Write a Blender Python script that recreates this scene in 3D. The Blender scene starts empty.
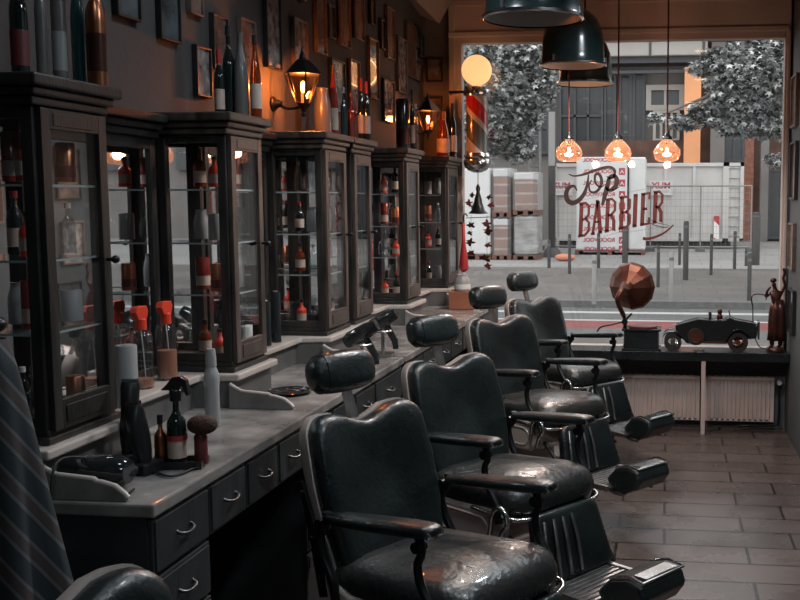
import bpy, bmesh, math, random
from mathutils import Vector, Matrix
random.seed(7)
PI = math.pi
R = math.radians
sc = bpy.context.scene
C = sc.collection

# ------------------------------------------------------------------ camera
F, PX, PY, H = 1000.0, 550.0, 298.0, 1.65
phi = math.atan((PY-201)/F)
th = math.atan(118/F*math.cos(phi))
_s, _c = math.sin, math.cos
CR = Vector((_c(th), _s(th), 0)); CU = Vector((-_s(th)*_s(phi), _c(th)*_s(phi), _c(phi))); CW = Vector((-_s(th)*_c(phi), _c(th)*_c(phi), -_s(phi)))
cam = bpy.data.cameras.new('camera'); co = bpy.data.objects.new('camera', cam); C.objects.link(co)
m = Matrix((CR, CU, -CW)).transposed().to_4x4(); m.translation = (0, 0, H); co.matrix_world = m
cam.sensor_width = 36; cam.lens = F/800*36
cam.shift_x = -(PX-400)/800; cam.shift_y = (PY-300)/800
cam.clip_end = 300
sc.camera = co

def ray(x, y): return CW + CR*((x-PX)/F) + CU*((PY-y)/F)
def onx(x, y, X): r = ray(x, y); t = X/r.x; return Vector((X, r.y*t, H+r.z*t))
def ony(x, y, Y): r = ray(x, y); t = Y/r.y; return Vector((r.x*t, Y, H+r.z*t))
def onz(x, y, Z): r = ray(x, y); t = (Z-H)/r.z; return Vector((r.x*t, r.y*t, Z))

# ------------------------------------------------------------------ materials
def nm(name):
    m = bpy.data.materials.new(name); m.use_nodes = True
    return m, m.node_tree, m.node_tree.nodes['Principled BSDF']
def mat(name, col, rough=.5, metal=0, var=0, scale=8, bump=0, coat=0, spec=.5, col2=None, bscale=None, stretch=(1, 1, 1), rvar=0, trans=0, detail=4):
    m, nt, b = nm(name); N = nt.nodes; L = nt.links
    b.inputs['Base Color'].default_value = (*col, 1); b.inputs['Roughness'].default_value = rough
    b.inputs['Metallic'].default_value = metal; b.inputs['Coat Weight'].default_value = coat
    b.inputs['Specular IOR Level'].default_value = spec
    b.inputs['Transmission Weight'].default_value = trans
    tc = N.new('ShaderNodeTexCoord'); mp = N.new('ShaderNodeMapping'); mp.inputs['Scale'].default_value = stretch
    L.new(tc.outputs['Object'], mp.inputs['Vector'])
    nz = N.new('ShaderNodeTexNoise'); nz.inputs['Scale'].default_value = scale; nz.inputs['Detail'].default_value = detail
    L.new(mp.outputs['Vector'], nz.inputs['Vector'])
    if var or col2:
        cr = N.new('ShaderNodeValToRGB'); cr.color_ramp.elements[0].position = .3; cr.color_ramp.elements[1].position = .7
        c1 = [c*(1-var) for c in col]; c2 = col2 or [min(1, c*(1+var)) for c in col]
        cr.color_ramp.elements[0].color = (*c1, 1); cr.color_ramp.elements[1].color = (*c2, 1)
        L.new(nz.outputs['Fac'], cr.inputs['Fac']); L.new(cr.outputs['Color'], b.inputs['Base Color'])
    if rvar:
        mr = N.new('ShaderNodeMapRange'); mr.inputs['To Min'].default_value = max(.03, rough-rvar); mr.inputs['To Max'].default_value = rough+rvar
        mr.inputs['From Min'].default_value = .3; mr.inputs['From Max'].default_value = .7
        L.new(nz.outputs['Fac'], mr.inputs['Value']); L.new(mr.outputs['Result'], b.inputs['Roughness'])
    if bump:
        nb = N.new('ShaderNodeTexNoise'); nb.inputs['Scale'].default_value = bscale or scale*4; nb.inputs['Detail'].default_value = 5
        L.new(mp.outputs['Vector'], nb.inputs['Vector'])
        bp = N.new('ShaderNodeBump'); bp.inputs['Strength'].default_value = bump; bp.inputs['Distance'].default_value = .01
        L.new(nb.outputs['Fac'], bp.inputs['Height']); L.new(bp.outputs['Normal'], b.inputs['Normal'])
    return m
def glassy(name, tint=(1, 1, 1), rough=.0, refl=1.0, alpha=1.0, ior=1.5):
    """thin clear sheet: fresnel mix of see-through and mirror"""
    m = bpy.data.materials.new(name); m.use_nodes = True; nt = m.node_tree; N = nt.nodes; L = nt.links
    N.clear(); out = N.new('ShaderNodeOutputMaterial'); mx = N.new('ShaderNodeMixShader')
    tr = N.new('ShaderNodeBsdfTransparent'); tr.inputs['Color'].default_value = (*[t*alpha for t in tint], 1)
    gl = N.new('ShaderNodeBsdfGlossy'); gl.inputs['Roughness'].default_value = rough; gl.inputs['Color'].default_value = (refl, refl, refl, 1)
    fr = N.new('ShaderNodeFresnel'); ge = N.new('ShaderNodeNewGeometry'); mr = N.new('ShaderNodeMapRange')
    mr.inputs['To Min'].default_value = ior; mr.inputs['To Max'].default_value = 1/ior
    L.new(ge.outputs['Backfacing'], mr.inputs['Value']); L.new(mr.outputs['Result'], fr.inputs['IOR'])
    L.new(fr.outputs[0], mx.inputs[0]); L.new(tr.outputs[0], mx.inputs[1]); L.new(gl.outputs[0], mx.inputs[2]); L.new(mx.outputs[0], out.inputs[0])
    return m
def emit(name, col, st):
    m, nt, b = nm(name); b.inputs['Base Color'].default_value = (*col, 1)
    b.inputs['Emission Color'].default_value = (*col, 1); b.inputs['Emission Strength'].default_value = st; return m
def bricks(name, c1, c2, mortar, bw, rh, ms=.008, rough=.5, bump=.3, rvar=.12, off=.5, axes=None, nscale=1.2, dirt=.5, spec=.5):
    m, nt, b = nm(name); N = nt.nodes; L = nt.links
    tc = N.new('ShaderNodeTexCoord'); vec = tc.outputs['Object']
    if axes:
        sp = N.new('ShaderNodeSeparateXYZ'); cb = N.new('ShaderNodeCombineXYZ'); L.new(vec, sp.inputs[0])
        L.new(sp.outputs[axes[0]], cb.inputs[0]); L.new(sp.outputs[axes[1]], cb.inputs[1]); vec = cb.outputs[0]
    br = N.new('ShaderNodeTexBrick'); br.offset = off
    br.inputs['Color1'].default_value = (*c1, 1); br.inputs['Color2'].default_value = (*c2, 1); br.inputs['Mortar'].default_value = (*mortar, 1)
    br.inputs['Scale'].default_value = 1; br.inputs['Mortar Size'].default_value = ms; br.inputs['Brick Width'].default_value = bw; br.inputs['Row Height'].default_value = rh
    L.new(vec, br.inputs['Vector'])
    nz = N.new('ShaderNodeTexNoise'); nz.inputs['Scale'].default_value = nscale; nz.inputs['Detail'].default_value = 4; nz.inputs['Roughness'].default_value = .55
    L.new(tc.outputs['Object'], nz.inputs['Vector'])
    cr = N.new('ShaderNodeValToRGB'); cr.color_ramp.elements[0].position = .32; cr.color_ramp.elements[1].position = .68
    cr.color_ramp.elements[0].color = (1-dirt, 1-dirt, 1-dirt, 1); cr.color_ramp.elements[1].color = (1+dirt*.5, 1+dirt*.45, 1+dirt*.4, 1)
    L.new(nz.outputs['Fac'], cr.inputs['Fac'])
    mx = N.new('ShaderNodeMix'); mx.data_type = 'RGBA'; mx.blend_type = 'MULTIPLY'; mx.inputs[0].default_value = 1
    L.new(br.outputs['Color'], mx.inputs[6]); L.new(cr.outputs['Color'], mx.inputs[7]); L.new(mx.outputs[2], b.inputs['Base Color'])
    mr = N.new('ShaderNodeMapRange'); mr.inputs['From Min'].default_value = .3; mr.inputs['From Max'].default_value = .7
    mr.inputs['To Min'].default_value = rough-rvar; mr.inputs['To Max'].default_value = rough+rvar
    L.new(nz.outputs['Fac'], mr.inputs['Value']); L.new(mr.outputs['Result'], b.inputs['Roughness'])
    bp = N.new('ShaderNodeBump'); bp.inputs['Strength'].default_value = bump; bp.inputs['Distance'].default_value = .004; bp.invert = True
    L.new(br.outputs['Fac'], bp.inputs['Height']); L.new(bp.outputs['Normal'], b.inputs['Normal'])
    b.inputs['Specular IOR Level'].default_value = spec
    return m
def stripes(name, c1, c2, scale, axis='X', rough=.9, rot=(0, 0, 0), metal=0, c3=None):
    m, nt, b = nm(name); N = nt.nodes; L = nt.links
    tc = N.new('ShaderNodeTexCoord'); mp = N.new('ShaderNodeMapping'); mp.inputs['Rotation'].default_value = rot
    L.new(tc.outputs['Object'], mp.inputs['Vector'])
    w = N.new('ShaderNodeTexWave'); w.bands_direction = axis; w.inputs['Scale'].default_value = scale; w.inputs['Distortion'].default_value = 0
    L.new(mp.outputs['Vector'], w.inputs['Vector'])
    cr = N.new('ShaderNodeValToRGB'); cr.color_ramp.interpolation = 'CONSTANT'
    cr.color_ramp.elements[0].color = (*c1, 1); cr.color_ramp.elements[1].position = .5; cr.color_ramp.elements[1].color = (*c2, 1)
    if c3:
        e = cr.color_ramp.elements.new(.8); e.color = (*c3, 1)
    L.new(w.outputs['Fac'], cr.inputs['Fac']); L.new(cr.outputs['Color'], b.inputs['Base Color'])
    b.inputs['Roughness'].default_value = rough; b.inputs['Metallic'].default_value = metal
    return m

M = {}
M['leather'] = mat('black leather', (.0075, .0125, .0135), .32, var=.4, scale=6, bump=.25, bscale=60, coat=.15, spec=.55, rvar=.08)
M['leather_worn'] = mat('worn black leather', (.011, .016, .017), .33, scale=9, bump=.4, bscale=45, coat=.12, rvar=.12, col2=(.024, .022, .020), spec=.6)
M['handle'] = mat('dark nickel', (.14, .14, .14), .3, 1)
M['shelfedge'] = mat('glass edge', (.30, .36, .36), .2, coat=.5)
M['milky'] = mat('milky plastic', (.30, .31, .31), .3, coat=.3)
M['chrome'] = mat('chrome', (.55, .56, .56), .18, 1, var=.2)
M['dull_chrome'] = mat('dull chrome', (.38, .38, .38), .3, 1, var=.3, scale=20)
M['blackmetal'] = mat('black metal', (.018, .02, .022), .35, .6, var=.3)
M['enamel'] = mat('grey enamel', (.42, .37, .345), .3, 0, var=.12, scale=4, coat=.3)
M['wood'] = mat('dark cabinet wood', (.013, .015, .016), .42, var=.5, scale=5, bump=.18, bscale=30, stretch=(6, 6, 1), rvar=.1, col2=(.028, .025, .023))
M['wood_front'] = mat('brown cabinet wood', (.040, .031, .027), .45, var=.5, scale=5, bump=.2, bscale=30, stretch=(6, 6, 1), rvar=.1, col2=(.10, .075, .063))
M['drawer'] = mat('grey painted wood', (.026, .031, .033), .42, var=.25, scale=8, bump=.1, stretch=(1, 4, 1))
M['marble'] = mat('grey marble', (.16, .155, .15), .2, var=.25, scale=8, rvar=.08, col2=(.30, .285, .27), detail=10)
M['splash'] = mat('grey splash stone', (.10, .10, .10), .4, var=.2, scale=3)
M['ledge'] = mat('pale ledge stone', (.42, .38, .35), .35, var=.15, scale=5)
M['wall'] = mat('dark grey wall paint', (.045, .045, .046), .75, var=.12, scale=1.5, bump=.1, bscale=40)
M['endwall'] = mat('end wall paint', (.11, .108, .112), .75, var=.12, scale=1.5)
M['wallteal'] = mat('teal grey paint', (.055, .068, .073), .7, var=.1, scale=2)
M['ceil'] = mat('ceiling paint', (.26, .22, .20), .8, var=.1, scale=2)
M['frame'] = mat('window frame paint', (.42, .36, .33), .45, var=.1, scale=3)
M['floor'] = bricks('floor tiles', (.112, .086, .077), (.074, .059, .054), (.010, .008, .008), .62, .225, .007, rough=.28, bump=.5, rvar=.07, off=.37, dirt=.22, nscale=2.6)
M['glass'] = glassy('window glass')
M['cabglass'] = glassy('cabinet glass', ior=1.38)
M['mirror'] = mat('mirror', (.84, .86, .87), .02, 1)
M['sill'] = mat('black sill', (.012, .016, .018), .22, var=.3)
M['radiator'] = mat('radiator enamel', (.50, .42, .385), .4, var=.08)
M['hornbrown'] = mat('horn copper', (.11, .046, .032), .40, .85, var=.35, scale=5)
M['copper'] = mat('copper', (.36, .15, .08), .30, 1, var=.3, scale=6)
M['bronze'] = mat('bronze figure', (.06, .022, .017), .32, .6, var=.4, scale=12)
M['black'] = mat('black plastic', (.012, .013, .014), .35, var=.2)
M['blackgloss'] = mat('black gloss', (.014, .018, .020), .12, coat=.5)
M['rubber'] = mat('rubber', (.012, .012, .012), .7)
M['red'] = mat('red', (.35, .02, .02), .4, var=.2)
M['darkred'] = mat('dark red paint', (.085, .010, .012), .5, var=.1)
M['white'] = mat('white plastic', (.62, .62, .60), .4, var=.06)
M['grey'] = mat('grey plastic', (.25, .26, .26), .45, var=.1)
M['shade'] = mat('dark green shade enamel', (.014, .028, .029), .22, coat=.3, var=.2)
M['shadein'] = mat('shade lining', (.62, .62, .60), .5)
M['amber'] = mat('amber glass', (.30, .055, .010), .08, trans=.6, coat=.5)
M['clear'] = glassy('clear bottle glass', (.80, .84, .85), ior=1.9)
M['bulbglass'] = glassy('smoked amber glass', (.78, .48, .33), ior=1.8)
M['darkglass'] = mat('dark bottle glass', (.008, .013, .012), .08, coat=.6)
M['greyglass'] = mat('stoneware grey', (.10, .10, .097), .3, coat=.3)
M['teal'] = mat('teal glass', (.015, .05, .055), .12, coat=.4)
M['redglass'] = mat('red glass', (.20, .025, .02), .12, coat=.4)
M['cream'] = mat('cream label', (.45, .36, .30), .6, var=.15, scale=30)
M['labelred'] = mat('red label', (.30, .03, .03), .55)
M['orange'] = mat('orange red plastic', (.60, .045, .02), .4)
M['peach'] = mat('peach liquid', (.42, .17, .11), .35)
M['brush'] = mat('brown bristles', (.05, .02, .014), .8, var=.5, scale=40, bump=.6)
M['gilt'] = mat('gilt frame', (.16, .12, .10), .35, .4, var=.3, scale=20)
M['frameblack'] = mat('black picture frame', (.015, .015, .015), .35)
M['lampglow'] = emit('globe glow', (1.0, .48, .20), 1.25)
M['filament'] = emit('filament glow', (1.0, .42, .12), 60)
M['flame'] = emit('lantern flame', (1.0, .40, .12), 45)
M['fill_emit'] = emit('bulb', (1.0, .62, .38), 4)  # glow of the added ceiling fill discs
def amberglass():
    m = glassy('amber pendant glass', (.88, .54, .38), ior=1.7); N = m.node_tree.nodes; L = m.node_tree.links
    out = [n for n in N if n.type == 'OUTPUT_MATERIAL'][0]; old = out.inputs[0].links[0].from_socket
    mx = N.new('ShaderNodeMixShader'); mx.inputs[0].default_value = .05; tl = N.new('ShaderNodeBsdfTranslucent'); tl.inputs['Color'].default_value = (.85, .42, .25, 1)
    L.new(old, mx.inputs[1]); L.new(tl.outputs[0], mx.inputs[2]); L.new(mx.outputs[0], out.inputs[0]); return m
M['bulbglass'] = amberglass()
M['lanternglass'] = glassy('lantern glass', (.95, .62, .40), ior=1.5)

def printm(name, a, b, sc_=14):
    return mat(name, a, .12, col2=b, scale=sc_, var=.2, coat=.6, detail=6)
PRN = [printm('photo print %d' % i, a, b, s) for i, (a, b, s) in enumerate([((.07, .07, .07), (.40, .39, .38), 24), ((.05, .045, .045), (.22, .15, .12), 14), ((.05, .045, .05), (.35, .32, .30), 22), ((.02, .03, .035), (.10, .12, .13), 12), ((.08, .05, .04), (.30, .18, .12), 7)])]

# ------------------------------------------------------------------ mesh helpers
class MB:
    def __init__(s): s.bm = bmesh.new(); s.mi = 0
    def _f(s, vs):
        try:
            f = s.bm.faces.new(vs); f.material_index = s.mi; return f
        except ValueError: return None
    def v(s, p): return s.bm.verts.new(p)
    def poly(s, pts): return s._f([s.v(p) for p in pts])
    def box(s, lo, hi, mx=None):
        x0, y0, z0 = lo; x1, y1, z1 = hi
        P = [(x0, y0, z0), (x1, y0, z0), (x1, y1, z0), (x0, y1, z0), (x0, y0, z1), (x1, y0, z1), (x1, y1, z1), (x0, y1, z1)]
        if mx: P = [mx @ Vector(p) for p in P]
        V = [s.v(p) for p in P]
        for q in ((0, 3, 2, 1), (4, 5, 6, 7), (0, 1, 5, 4), (1, 2, 6, 5), (2, 3, 7, 6), (3, 0, 4, 7)): s._f([V[i] for i in q])
        return s
    def cbox(s, c, d, rot=None):
        mx = Matrix.Translation(c) @ (rot.to_4x4() if rot else Matrix.Identity(4))
        return s.box([-k/2 for k in d], [k/2 for k in d], mx)
    def prism(s, pts, a, b, axis='z', mx=None):
        """extrude the 2-D outline pts from a to b along axis"""
        f = {'z': lambda p, t: (p[0], p[1], t), 'y': lambda p, t: (p[0], t, p[1]), 'x': lambda p, t: (t, p[0], p[1])}[axis]
        A = [f(p, a) for p in pts]; B = [f(p, b) for p in pts]
        if mx: A = [mx @ Vector(p) for p in A]; B = [mx @ Vector(p) for p in B]
        A = [s.v(p) for p in A]; B = [s.v(p) for p in B]; n = len(pts)
        s._f(A[::-1]); s._f(B)
        for i in range(n): s._f([A[i], A[(i+1) % n], B[(i+1) % n], B[i]])
        return s
    def rings(s, rs, cap=True, closed=True):
        R_ = [[s.v(p) for p in r] for r in rs]; n = len(R_[0])
        for a, b in zip(R_, R_[1:]):
            for i in range(n if closed else n-1): s._f([a[i], a[(i+1) % n], b[(i+1) % n], b[i]])
        if cap: s._f(R_[0][::-1]); s._f(R_[-1])
        return s
    def lathe(s, prof, c=(0, 0, 0), seg=20, mx=None, cap=True):
        rs = []
        for r, z in prof:
            ring = [Vector((max(r, 1e-4)*_c(2*PI*i/seg), max(r, 1e-4)*_s(2*PI*i/seg), z)) for i in range(seg)]
            ring = [(mx @ p if mx else p)+Vector(c) for p in ring]; rs.append(ring)
        return s.rings(rs, cap)
    def tube(s, pts, r, seg=8, closed=False):
        pts = [Vector(p) for p in pts]; n = len(pts); rs = []; up = None
        for i, p in enumerate(pts):
            t = (pts[min(i+1, n-1)]-pts[max(i-1, 0)]).normalized()
            if up is None: up = t.orthogonal().normalized()
            up = (up - t*up.dot(t)).normalized(); w = t.cross(up)
            rr = r[i] if isinstance(r, (list, tuple)) else r
            rs.append([p+up*_c(2*PI*k/seg)*rr+w*_s(2*PI*k/seg)*rr for k in range(seg)])
        return s.rings(rs)
    def cyl(s, a, b, r, r2=None, seg=14): return s.tube([a, b], [r, r if r2 is None else r2], seg)
    def ell(s, c, d, e=2.0, nu=20, nv=12, mx=None):
        """superellipsoid"""
        def pw(v, k): return math.copysign(abs(v)**k, v)
        k = 2.0/e; rs = []
        for j in range(nv+1):
            a = -PI/2+PI*j/nv; ring = []
            for i in range(nu):
                t = 2*PI*i/nu
                p = Vector((d[0]*pw(_c(a), k)*pw(_c(t), k), d[1]*pw(_c(a), k)*pw(_s(t), k), d[2]*pw(_s(a), k)))
                if j in (0, nv): p = Vector((1e-4*_c(t), 1e-4*_s(t), p.z))
                ring.append((mx @ p if mx else p)+Vector(c))
            rs.append(ring)
        return s.rings(rs)
    def pad(s, outline, mp, prof):
        """cushion: outline shrunk to its centre ring by ring; prof = [(shrink, height)...]; mp(u, v, w) -> point"""
        cx = sum(p[0] for p in outline)/len(outline); cy = sum(p[1] for p in outline)/len(outline)
        rs = []
        for k, w in prof:
            rs.append([mp(cx+(u-cx)*(1-k), cy+(v-cy)*(1-k), w) for u, v in outline])
        return s.rings(rs)
    def build(s, name, ms, parent=None, smooth=False, bevel=0, loc=None, sub=0, rz=0):
        bmesh.ops.recalc_face_normals(s.bm, faces=s.bm.faces)
        me = bpy.data.meshes.new(name); s.bm.to_mesh(me); s.bm.free()
        for m_ in (ms if isinstance(ms, (list, tuple)) else [ms]): me.materials.append(m_)
        o = bpy.data.objects.new(name, me); C.objects.link(o)
        if smooth:
            for p in me.polygons: p.use_smooth = True
            if smooth is True: me.set_sharp_from_angle(angle=R(50))
        if bevel:
            b = o.modifiers.new('bevel', 'BEVEL'); b.width = bevel; b.segments = 2; b.limit_method = 'ANGLE'; b.angle_limit = R(50)
        if sub:
            b = o.modifiers.new('sub', 'SUBSURF'); b.levels = sub; b.render_levels = sub
        if parent is not None: o.parent = parent
        if loc is not None: o.location = loc
        if rz: o.rotation_euler.z = rz
        return o
def tag(o, label=None, cat=None, group=None, kind=None):
    if label: o['label'] = label
    if cat: o['category'] = cat
    if group: o['group'] = group
    if kind: o['kind'] = kind
    return o
def thing(name, label, cat, loc=(0, 0, 0), rz=0, group=None):
    o = bpy.data.objects.new(name, None); C.objects.link(o); o.location = loc; o.rotation_euler = (0, 0, rz)
    o.empty_display_size = .1
    return tag(o, label, cat, group)
def struct(name, b, m_, parent=None, **k):
    o = b.build(name, m_, parent, **k)
    if parent is None: o['kind'] = 'structure'
    return o
def copy_tree(root, loc=None, rz=None, label=None, skip=()):
    r = root.copy(); C.objects.link(r)
    if loc is not None: r.location = loc
    if rz is not None: r.rotation_euler.z = rz
    if label: r['label'] = label
    def rec(a, b):
        for ch in list(a.children):
            if ch.name.split('.')[0] in skip: continue
            c = ch.copy(); C.objects.link(c); c.parent = b; rec(ch, c)
    rec(root, r); return r
def curve_pts(pts, n=6):
    """Catmull-Rom through pts"""
    P = [Vector(p) for p in pts]; out = []
    for i in range(len(P)-1):
        a = P[max(i-1, 0)]; b = P[i]; c = P[i+1]; d = P[min(i+2, len(P)-1)]
        for k in range(n):
            t = k/n; out.append(.5*((2*b)+(c-a)*t+(2*a-5*b+4*c-d)*t*t+(3*b-a-3*c+d)*t**3))
    out.append(P[-1]); return out

# ------------------------------------------------------------------ the room
XW, YW, ZC = -1.80, 7.32, 3.10
XR = .86
struct('floor', MB().box((XW-.1, -1.6, -.08), (XR+.1, YW+.12, 0)), M['floor'])
struct('ceiling', MB().box((XW-.1, -1.6, ZC), (XR+.1, YW+.14, ZC+.1)), M['ceil'])
struct('wall_left', MB().box((XW-.1, -1.6, 0), (XW, YW+.1, ZC)), M['wall'])
struct('wall_right', MB().box((XR, -1.6, 0), (XR+.1, YW+.1, ZC)), M['wallteal'])
struct('wall_back', MB().box((XW-.1, -1.7, 0), (XR+.1, -1.6, ZC)), M['wall'])
b = MB(); b.box((XW, YW, 0), (-1.585, YW+.14, ZC)); b.box((.83, YW, 0), (XR, YW+.14, ZC)); b.box((-1.585, YW, 2.84), (.83, YW+.14, ZC)); b.box((-1.585, YW, 0), (.83, YW+.14, .50))
struct('wall_front', b, M['endwall'])
# header boards over the window
b = MB(); b.box((-1.60, YW-.03, 2.86), (.83, YW-.001, 3.06)); b.box((-1.60, YW-.05, 2.835), (.83, YW-.001, 2.87)); b.box((-1.60, YW-.05, 3.05), (.83, YW-.001, 3.095))
struct('trim_1', b, M['frame'], bevel=.006)
b = MB(); b.box((-1.60, YW-.035, .50), (-1.555, YW-.001, 3.09)); b.box((.82, YW-.03, .5), (.845, YW-.001, 3.09))
struct('trim_2', b, M['frame'], bevel=.006)
# window frame and pane
wf = MB(); fy0, fy1 = YW-.02, YW+.07
wf.box((-1.585, fy0, .50), (-1.507, fy1, 2.84)); wf.box((.805, fy0, .50), (.83, fy1, 2.84)); wf.box((-1.507, fy0, 2.79), (.805, fy1, 2.84)); wf.box((-1.507, fy0, .50), (.805, fy1, .592))
wfo = struct('window_1', wf, M['frame'], bevel=.005)
MB().box((-1.507, YW+.02, .592), (.805, YW+.028, 2.79)).build('glass_pane', M['glass'], wfo)
# slanted pale bulkhead in the ceiling corner
b = MB()
cz = [Vector((-1.80, 6.55, ZC)), Vector((-1.56, YW-.06, ZC)), Vector((-1.80, YW-.06, ZC)), Vector((-1.66, YW-.06, 2.93)), Vector((-1.80, YW-.06, 2.99))]
V = [b.v(p) for p in cz]
for q in ((0, 1, 3), (0, 3, 4), (0, 4, 2), (0, 2, 1), (1, 2, 4, 3)): b._f([V[i] for i in q])
struct('trim_3', b, M['ceil'])
# window board: black shelf over the radiators
ZS = .59
sb = thing('window_shelf', 'long black shelf running under the shop window above the radiators', 'shelf', (0, YW-.15, 0))
MB().box((-1.20, -.12, .525), (.855, .128, .59)).build('shelf_board', M['sill'], sb, bevel=.004)
for x in (.262, -.70):
    MB().box((x-.014, -.115, 0), (x+.014, -.087, .525)).build('support_leg', M['white'] if x < 0 else M['radiator'], sb)
M['slots'] = stripes('radiator slots', (.10, .09, .085), (.70, .66, .62), 8.0, 'X', .5)
# ------------------------------------------------------------------ radiators
def radiator(x0, x1, label):
    t = thing('panel_radiator', label, 'radiator', ((x0+x1)/2, YW-.07, .06), group='panel radiators under the window')
    w = (x1-x0)/2; pr = []; n = int((x1-x0)/.032)
    b = MB(); b.box((-w, -.012, .0), (w, .03, .32))
    for i in range(n):
        x = -w+.02+(2*w-.04)*i/n
        b.prism([(x, -.011), (x+.005, -.024), (x+.018, -.024), (x+.023, -.011)], .02, .30)
    b.build('panel', M['radiator'], t, bevel=.002)
    b = MB(); b.box((-w, -.022, .305), (w, .034, .322))
    for i in range(int(w*2/.05)): b.box((-w+.02+i*.05, -.023, .322), (-w+.05+i*.05, .03, .326))
    b.build('top_grille', M['radiator'], t)
    MB().box((-w+.02, -.0135, .006), (w-.02, -.0122, .016)).build('lower_trim', M['slots'], t)
    return t
radiator(-1.15, .245, 'long white ribbed radiator behind the barber chairs, left of the shelf support leg')
radiator(.28, .775, 'short white ribbed radiator at the right, between shelf support leg and valve')
t = thing('radiator_valve', 'white valve and dark pipe standing in the corner right of the radiators', 'valve', (.81, YW-.08, 0))
MB().lathe([(.0, -.02), (.018, -.02), (.02, .0), (.016, .02), (0, .02)], (0, 0, .35), 14, Matrix.Rotation(PI/2, 4, 'X')).build('knob', M['white'], t, smooth=True)
MB().tube(curve_pts([(0, 0, .33), (0, 0, .08), (-.03, 0, .04), (-.2, -.02, .035), (-.28, -.02, .035)]), .009).build('pipe', M['blackmetal'], t, smooth=True)

# ------------------------------------------------------------------ backsplash with its pale ledge
ZL = 1.04; ZK = .92
cabs = [(2.30, 2.61), (3.375, 3.665), (4.355, 4.67), (4.77, 5.07), (5.76, 6.08), (6.87, 7.23)]
XB = -1.54
def splash_outline(tip, rec):
    pts = [(XW+.002, 2.25)]
    zones = [(2.24, 2.65), (3.34, 3.70), (4.32, 5.11), (5.73, 6.12), (6.84, 7.27)]
    for i, (a, b_) in enumerate(zones):
        if i: pts.append((rec, a-.03))
        pts.append((tip, a)); pts.append((tip, b_))
        if i < len(zones)-1: pts.append((rec, b_+.03))
    pts.append((XW+.002, 7.27)); return pts
sp = thing('stone_backsplash', 'grey stone backsplash with pale ledge stepping in and out below the cabinets', 'backsplash', (0, 0, ZK))
MB().prism(splash_outline(-1.53, -1.655), 0.001, ZL-ZK-.025).build('upstand', M['splash'], sp)
MB().prism(splash_outline(-1.50, -1.63), ZL-ZK-.025, ZL-ZK).build('ledge', M['ledge'], sp, bevel=.006)
# scrolled side upstands that end in a cove on the counter
def scroll(Y, x_end, x_in, label):
    pts = [(x_in, .002), (x_in, .085), (x_in+.02, .072), (x_in+.045, .060), (x_in+(x_end-x_in)*.62, .052), (x_in+(x_end-x_in)*.66, .045), (x_in+(x_end-x_in)*.70, .045),
           (x_in+(x_end-x_in)*.86, .036), (x_in+(x_end-x_in)*.96, .018), (x_end, .002)]
    MB().prism(pts, Y-.008, Y+.008, 'y').build('scrolled_upstand', M['marble'], sp)
    MB().tube([(x, Y, max(.0085, z+.001)) for x, z in pts[1:]], .0075, 8).build('upstand_edge', M['ledge'], sp, smooth=True)
for Y in (2.245, 3.33, 4.30, 5.72, 6.83): scroll(Y, -1.30, -1.53, '')
# ------------------------------------------------------------------ worktops and drawer cabinets
XC = -1.225
def worktop(y0, y1, label):
    b = MB(); b.box((XW+.003, y0, ZK-.035), (XC, y1, ZK))
    return tag(b.build('worktop', M['marble'], bevel=.006), label, 'worktop')
worktop(2.225, 4.545, 'long grey marble worktop in front, nearest the striped cape')
worktop(4.585, 7.25, 'far grey marble worktop running up to the shop window')
def handle(par, y, z, x):
    pts = [(x, y-.036, z+.006), (x+.014, y-.032, z), (x+.020, y-.012, z-.004), (x+.020, y+.012, z-.004), (x+.014, y+.032, z), (x, y+.036, z+.006)]
    MB().tube(curve_pts(pts, 4), .005).build('handle', M['handle'], par, smooth=True)
def drawer(par, y0, y1, z0, z1, x=-1.25):
    d = MB(); d.box((x, y0+.004, z0+.004), (x+.012, y1-.004, z1-.004)); d.box((x+.012, y0+.012, z0+.012), (x+.017, y1-.012, z1-.012))
    o = d.build('drawer', M['drawer'], par, bevel=.002)
    handle(o, (y0+y1)/2, (z0+z1)/2, x+.015)
def pedestal(y0, y1, label, base=ZK-.036):
    t = thing('drawer_cabinet', label, 'drawer cabinet', (0, 0, 0), group='drawer cabinets under the worktops')
    MB().box((XW+.01, y0, .0), (-1.25, y1, base)).build('carcass', M['drawer'], t)
    h = .152; z = base-.002
    for k in range(5): drawer(t, y0, y1, z-h, z); z -= h+.002
    return t
def apron(y0, y1, n, label):
    t = thing('drawer_apron', label, 'drawers', (0, 0, 0), group='drawer rows over the knee spaces')
    MB().box((XW+.01, y0+.001, .73), (-1.25, y1-.001, ZK-.036)).build('carcass', M['drawer'], t)
    MB().box((XW+.01, y0+.001, 0), (XW+.03, y1-.001, .73)).build('back_board', M['drawer'], t)
    for k in range(n): drawer(t, y0+(y1-y0)*k/n, y0+(y1-y0)*(k+1)/n, .732, ZK-.038)
pedestal(2.235, 2.54, 'grey drawer cabinet at the near end of the worktop, beside the striped cape')
apron(2.54, 3.27, 3, 'row of three small drawers above the dark knee space behind the nearest full chair')
pedestal(3.27, 3.55, 'narrow grey drawer cabinet behind the backrest of the nearest full chair')
apron(3.55, 4.10, 2, 'two small drawers seen between first and second chair headrests')
pedestal(4.10, 4.54, 'grey drawer cabinet at the far end of the front worktop')
pedestal(4.60, 4.95, 'grey drawer cabinet at the start of the far worktop')
apron(4.95, 6.6, 5, 'row of small drawers under the far worktop behind the back chairs')
pedestal(6.6, 7.24, 'grey drawer cabinet under the far worktop next to the window')
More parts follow.
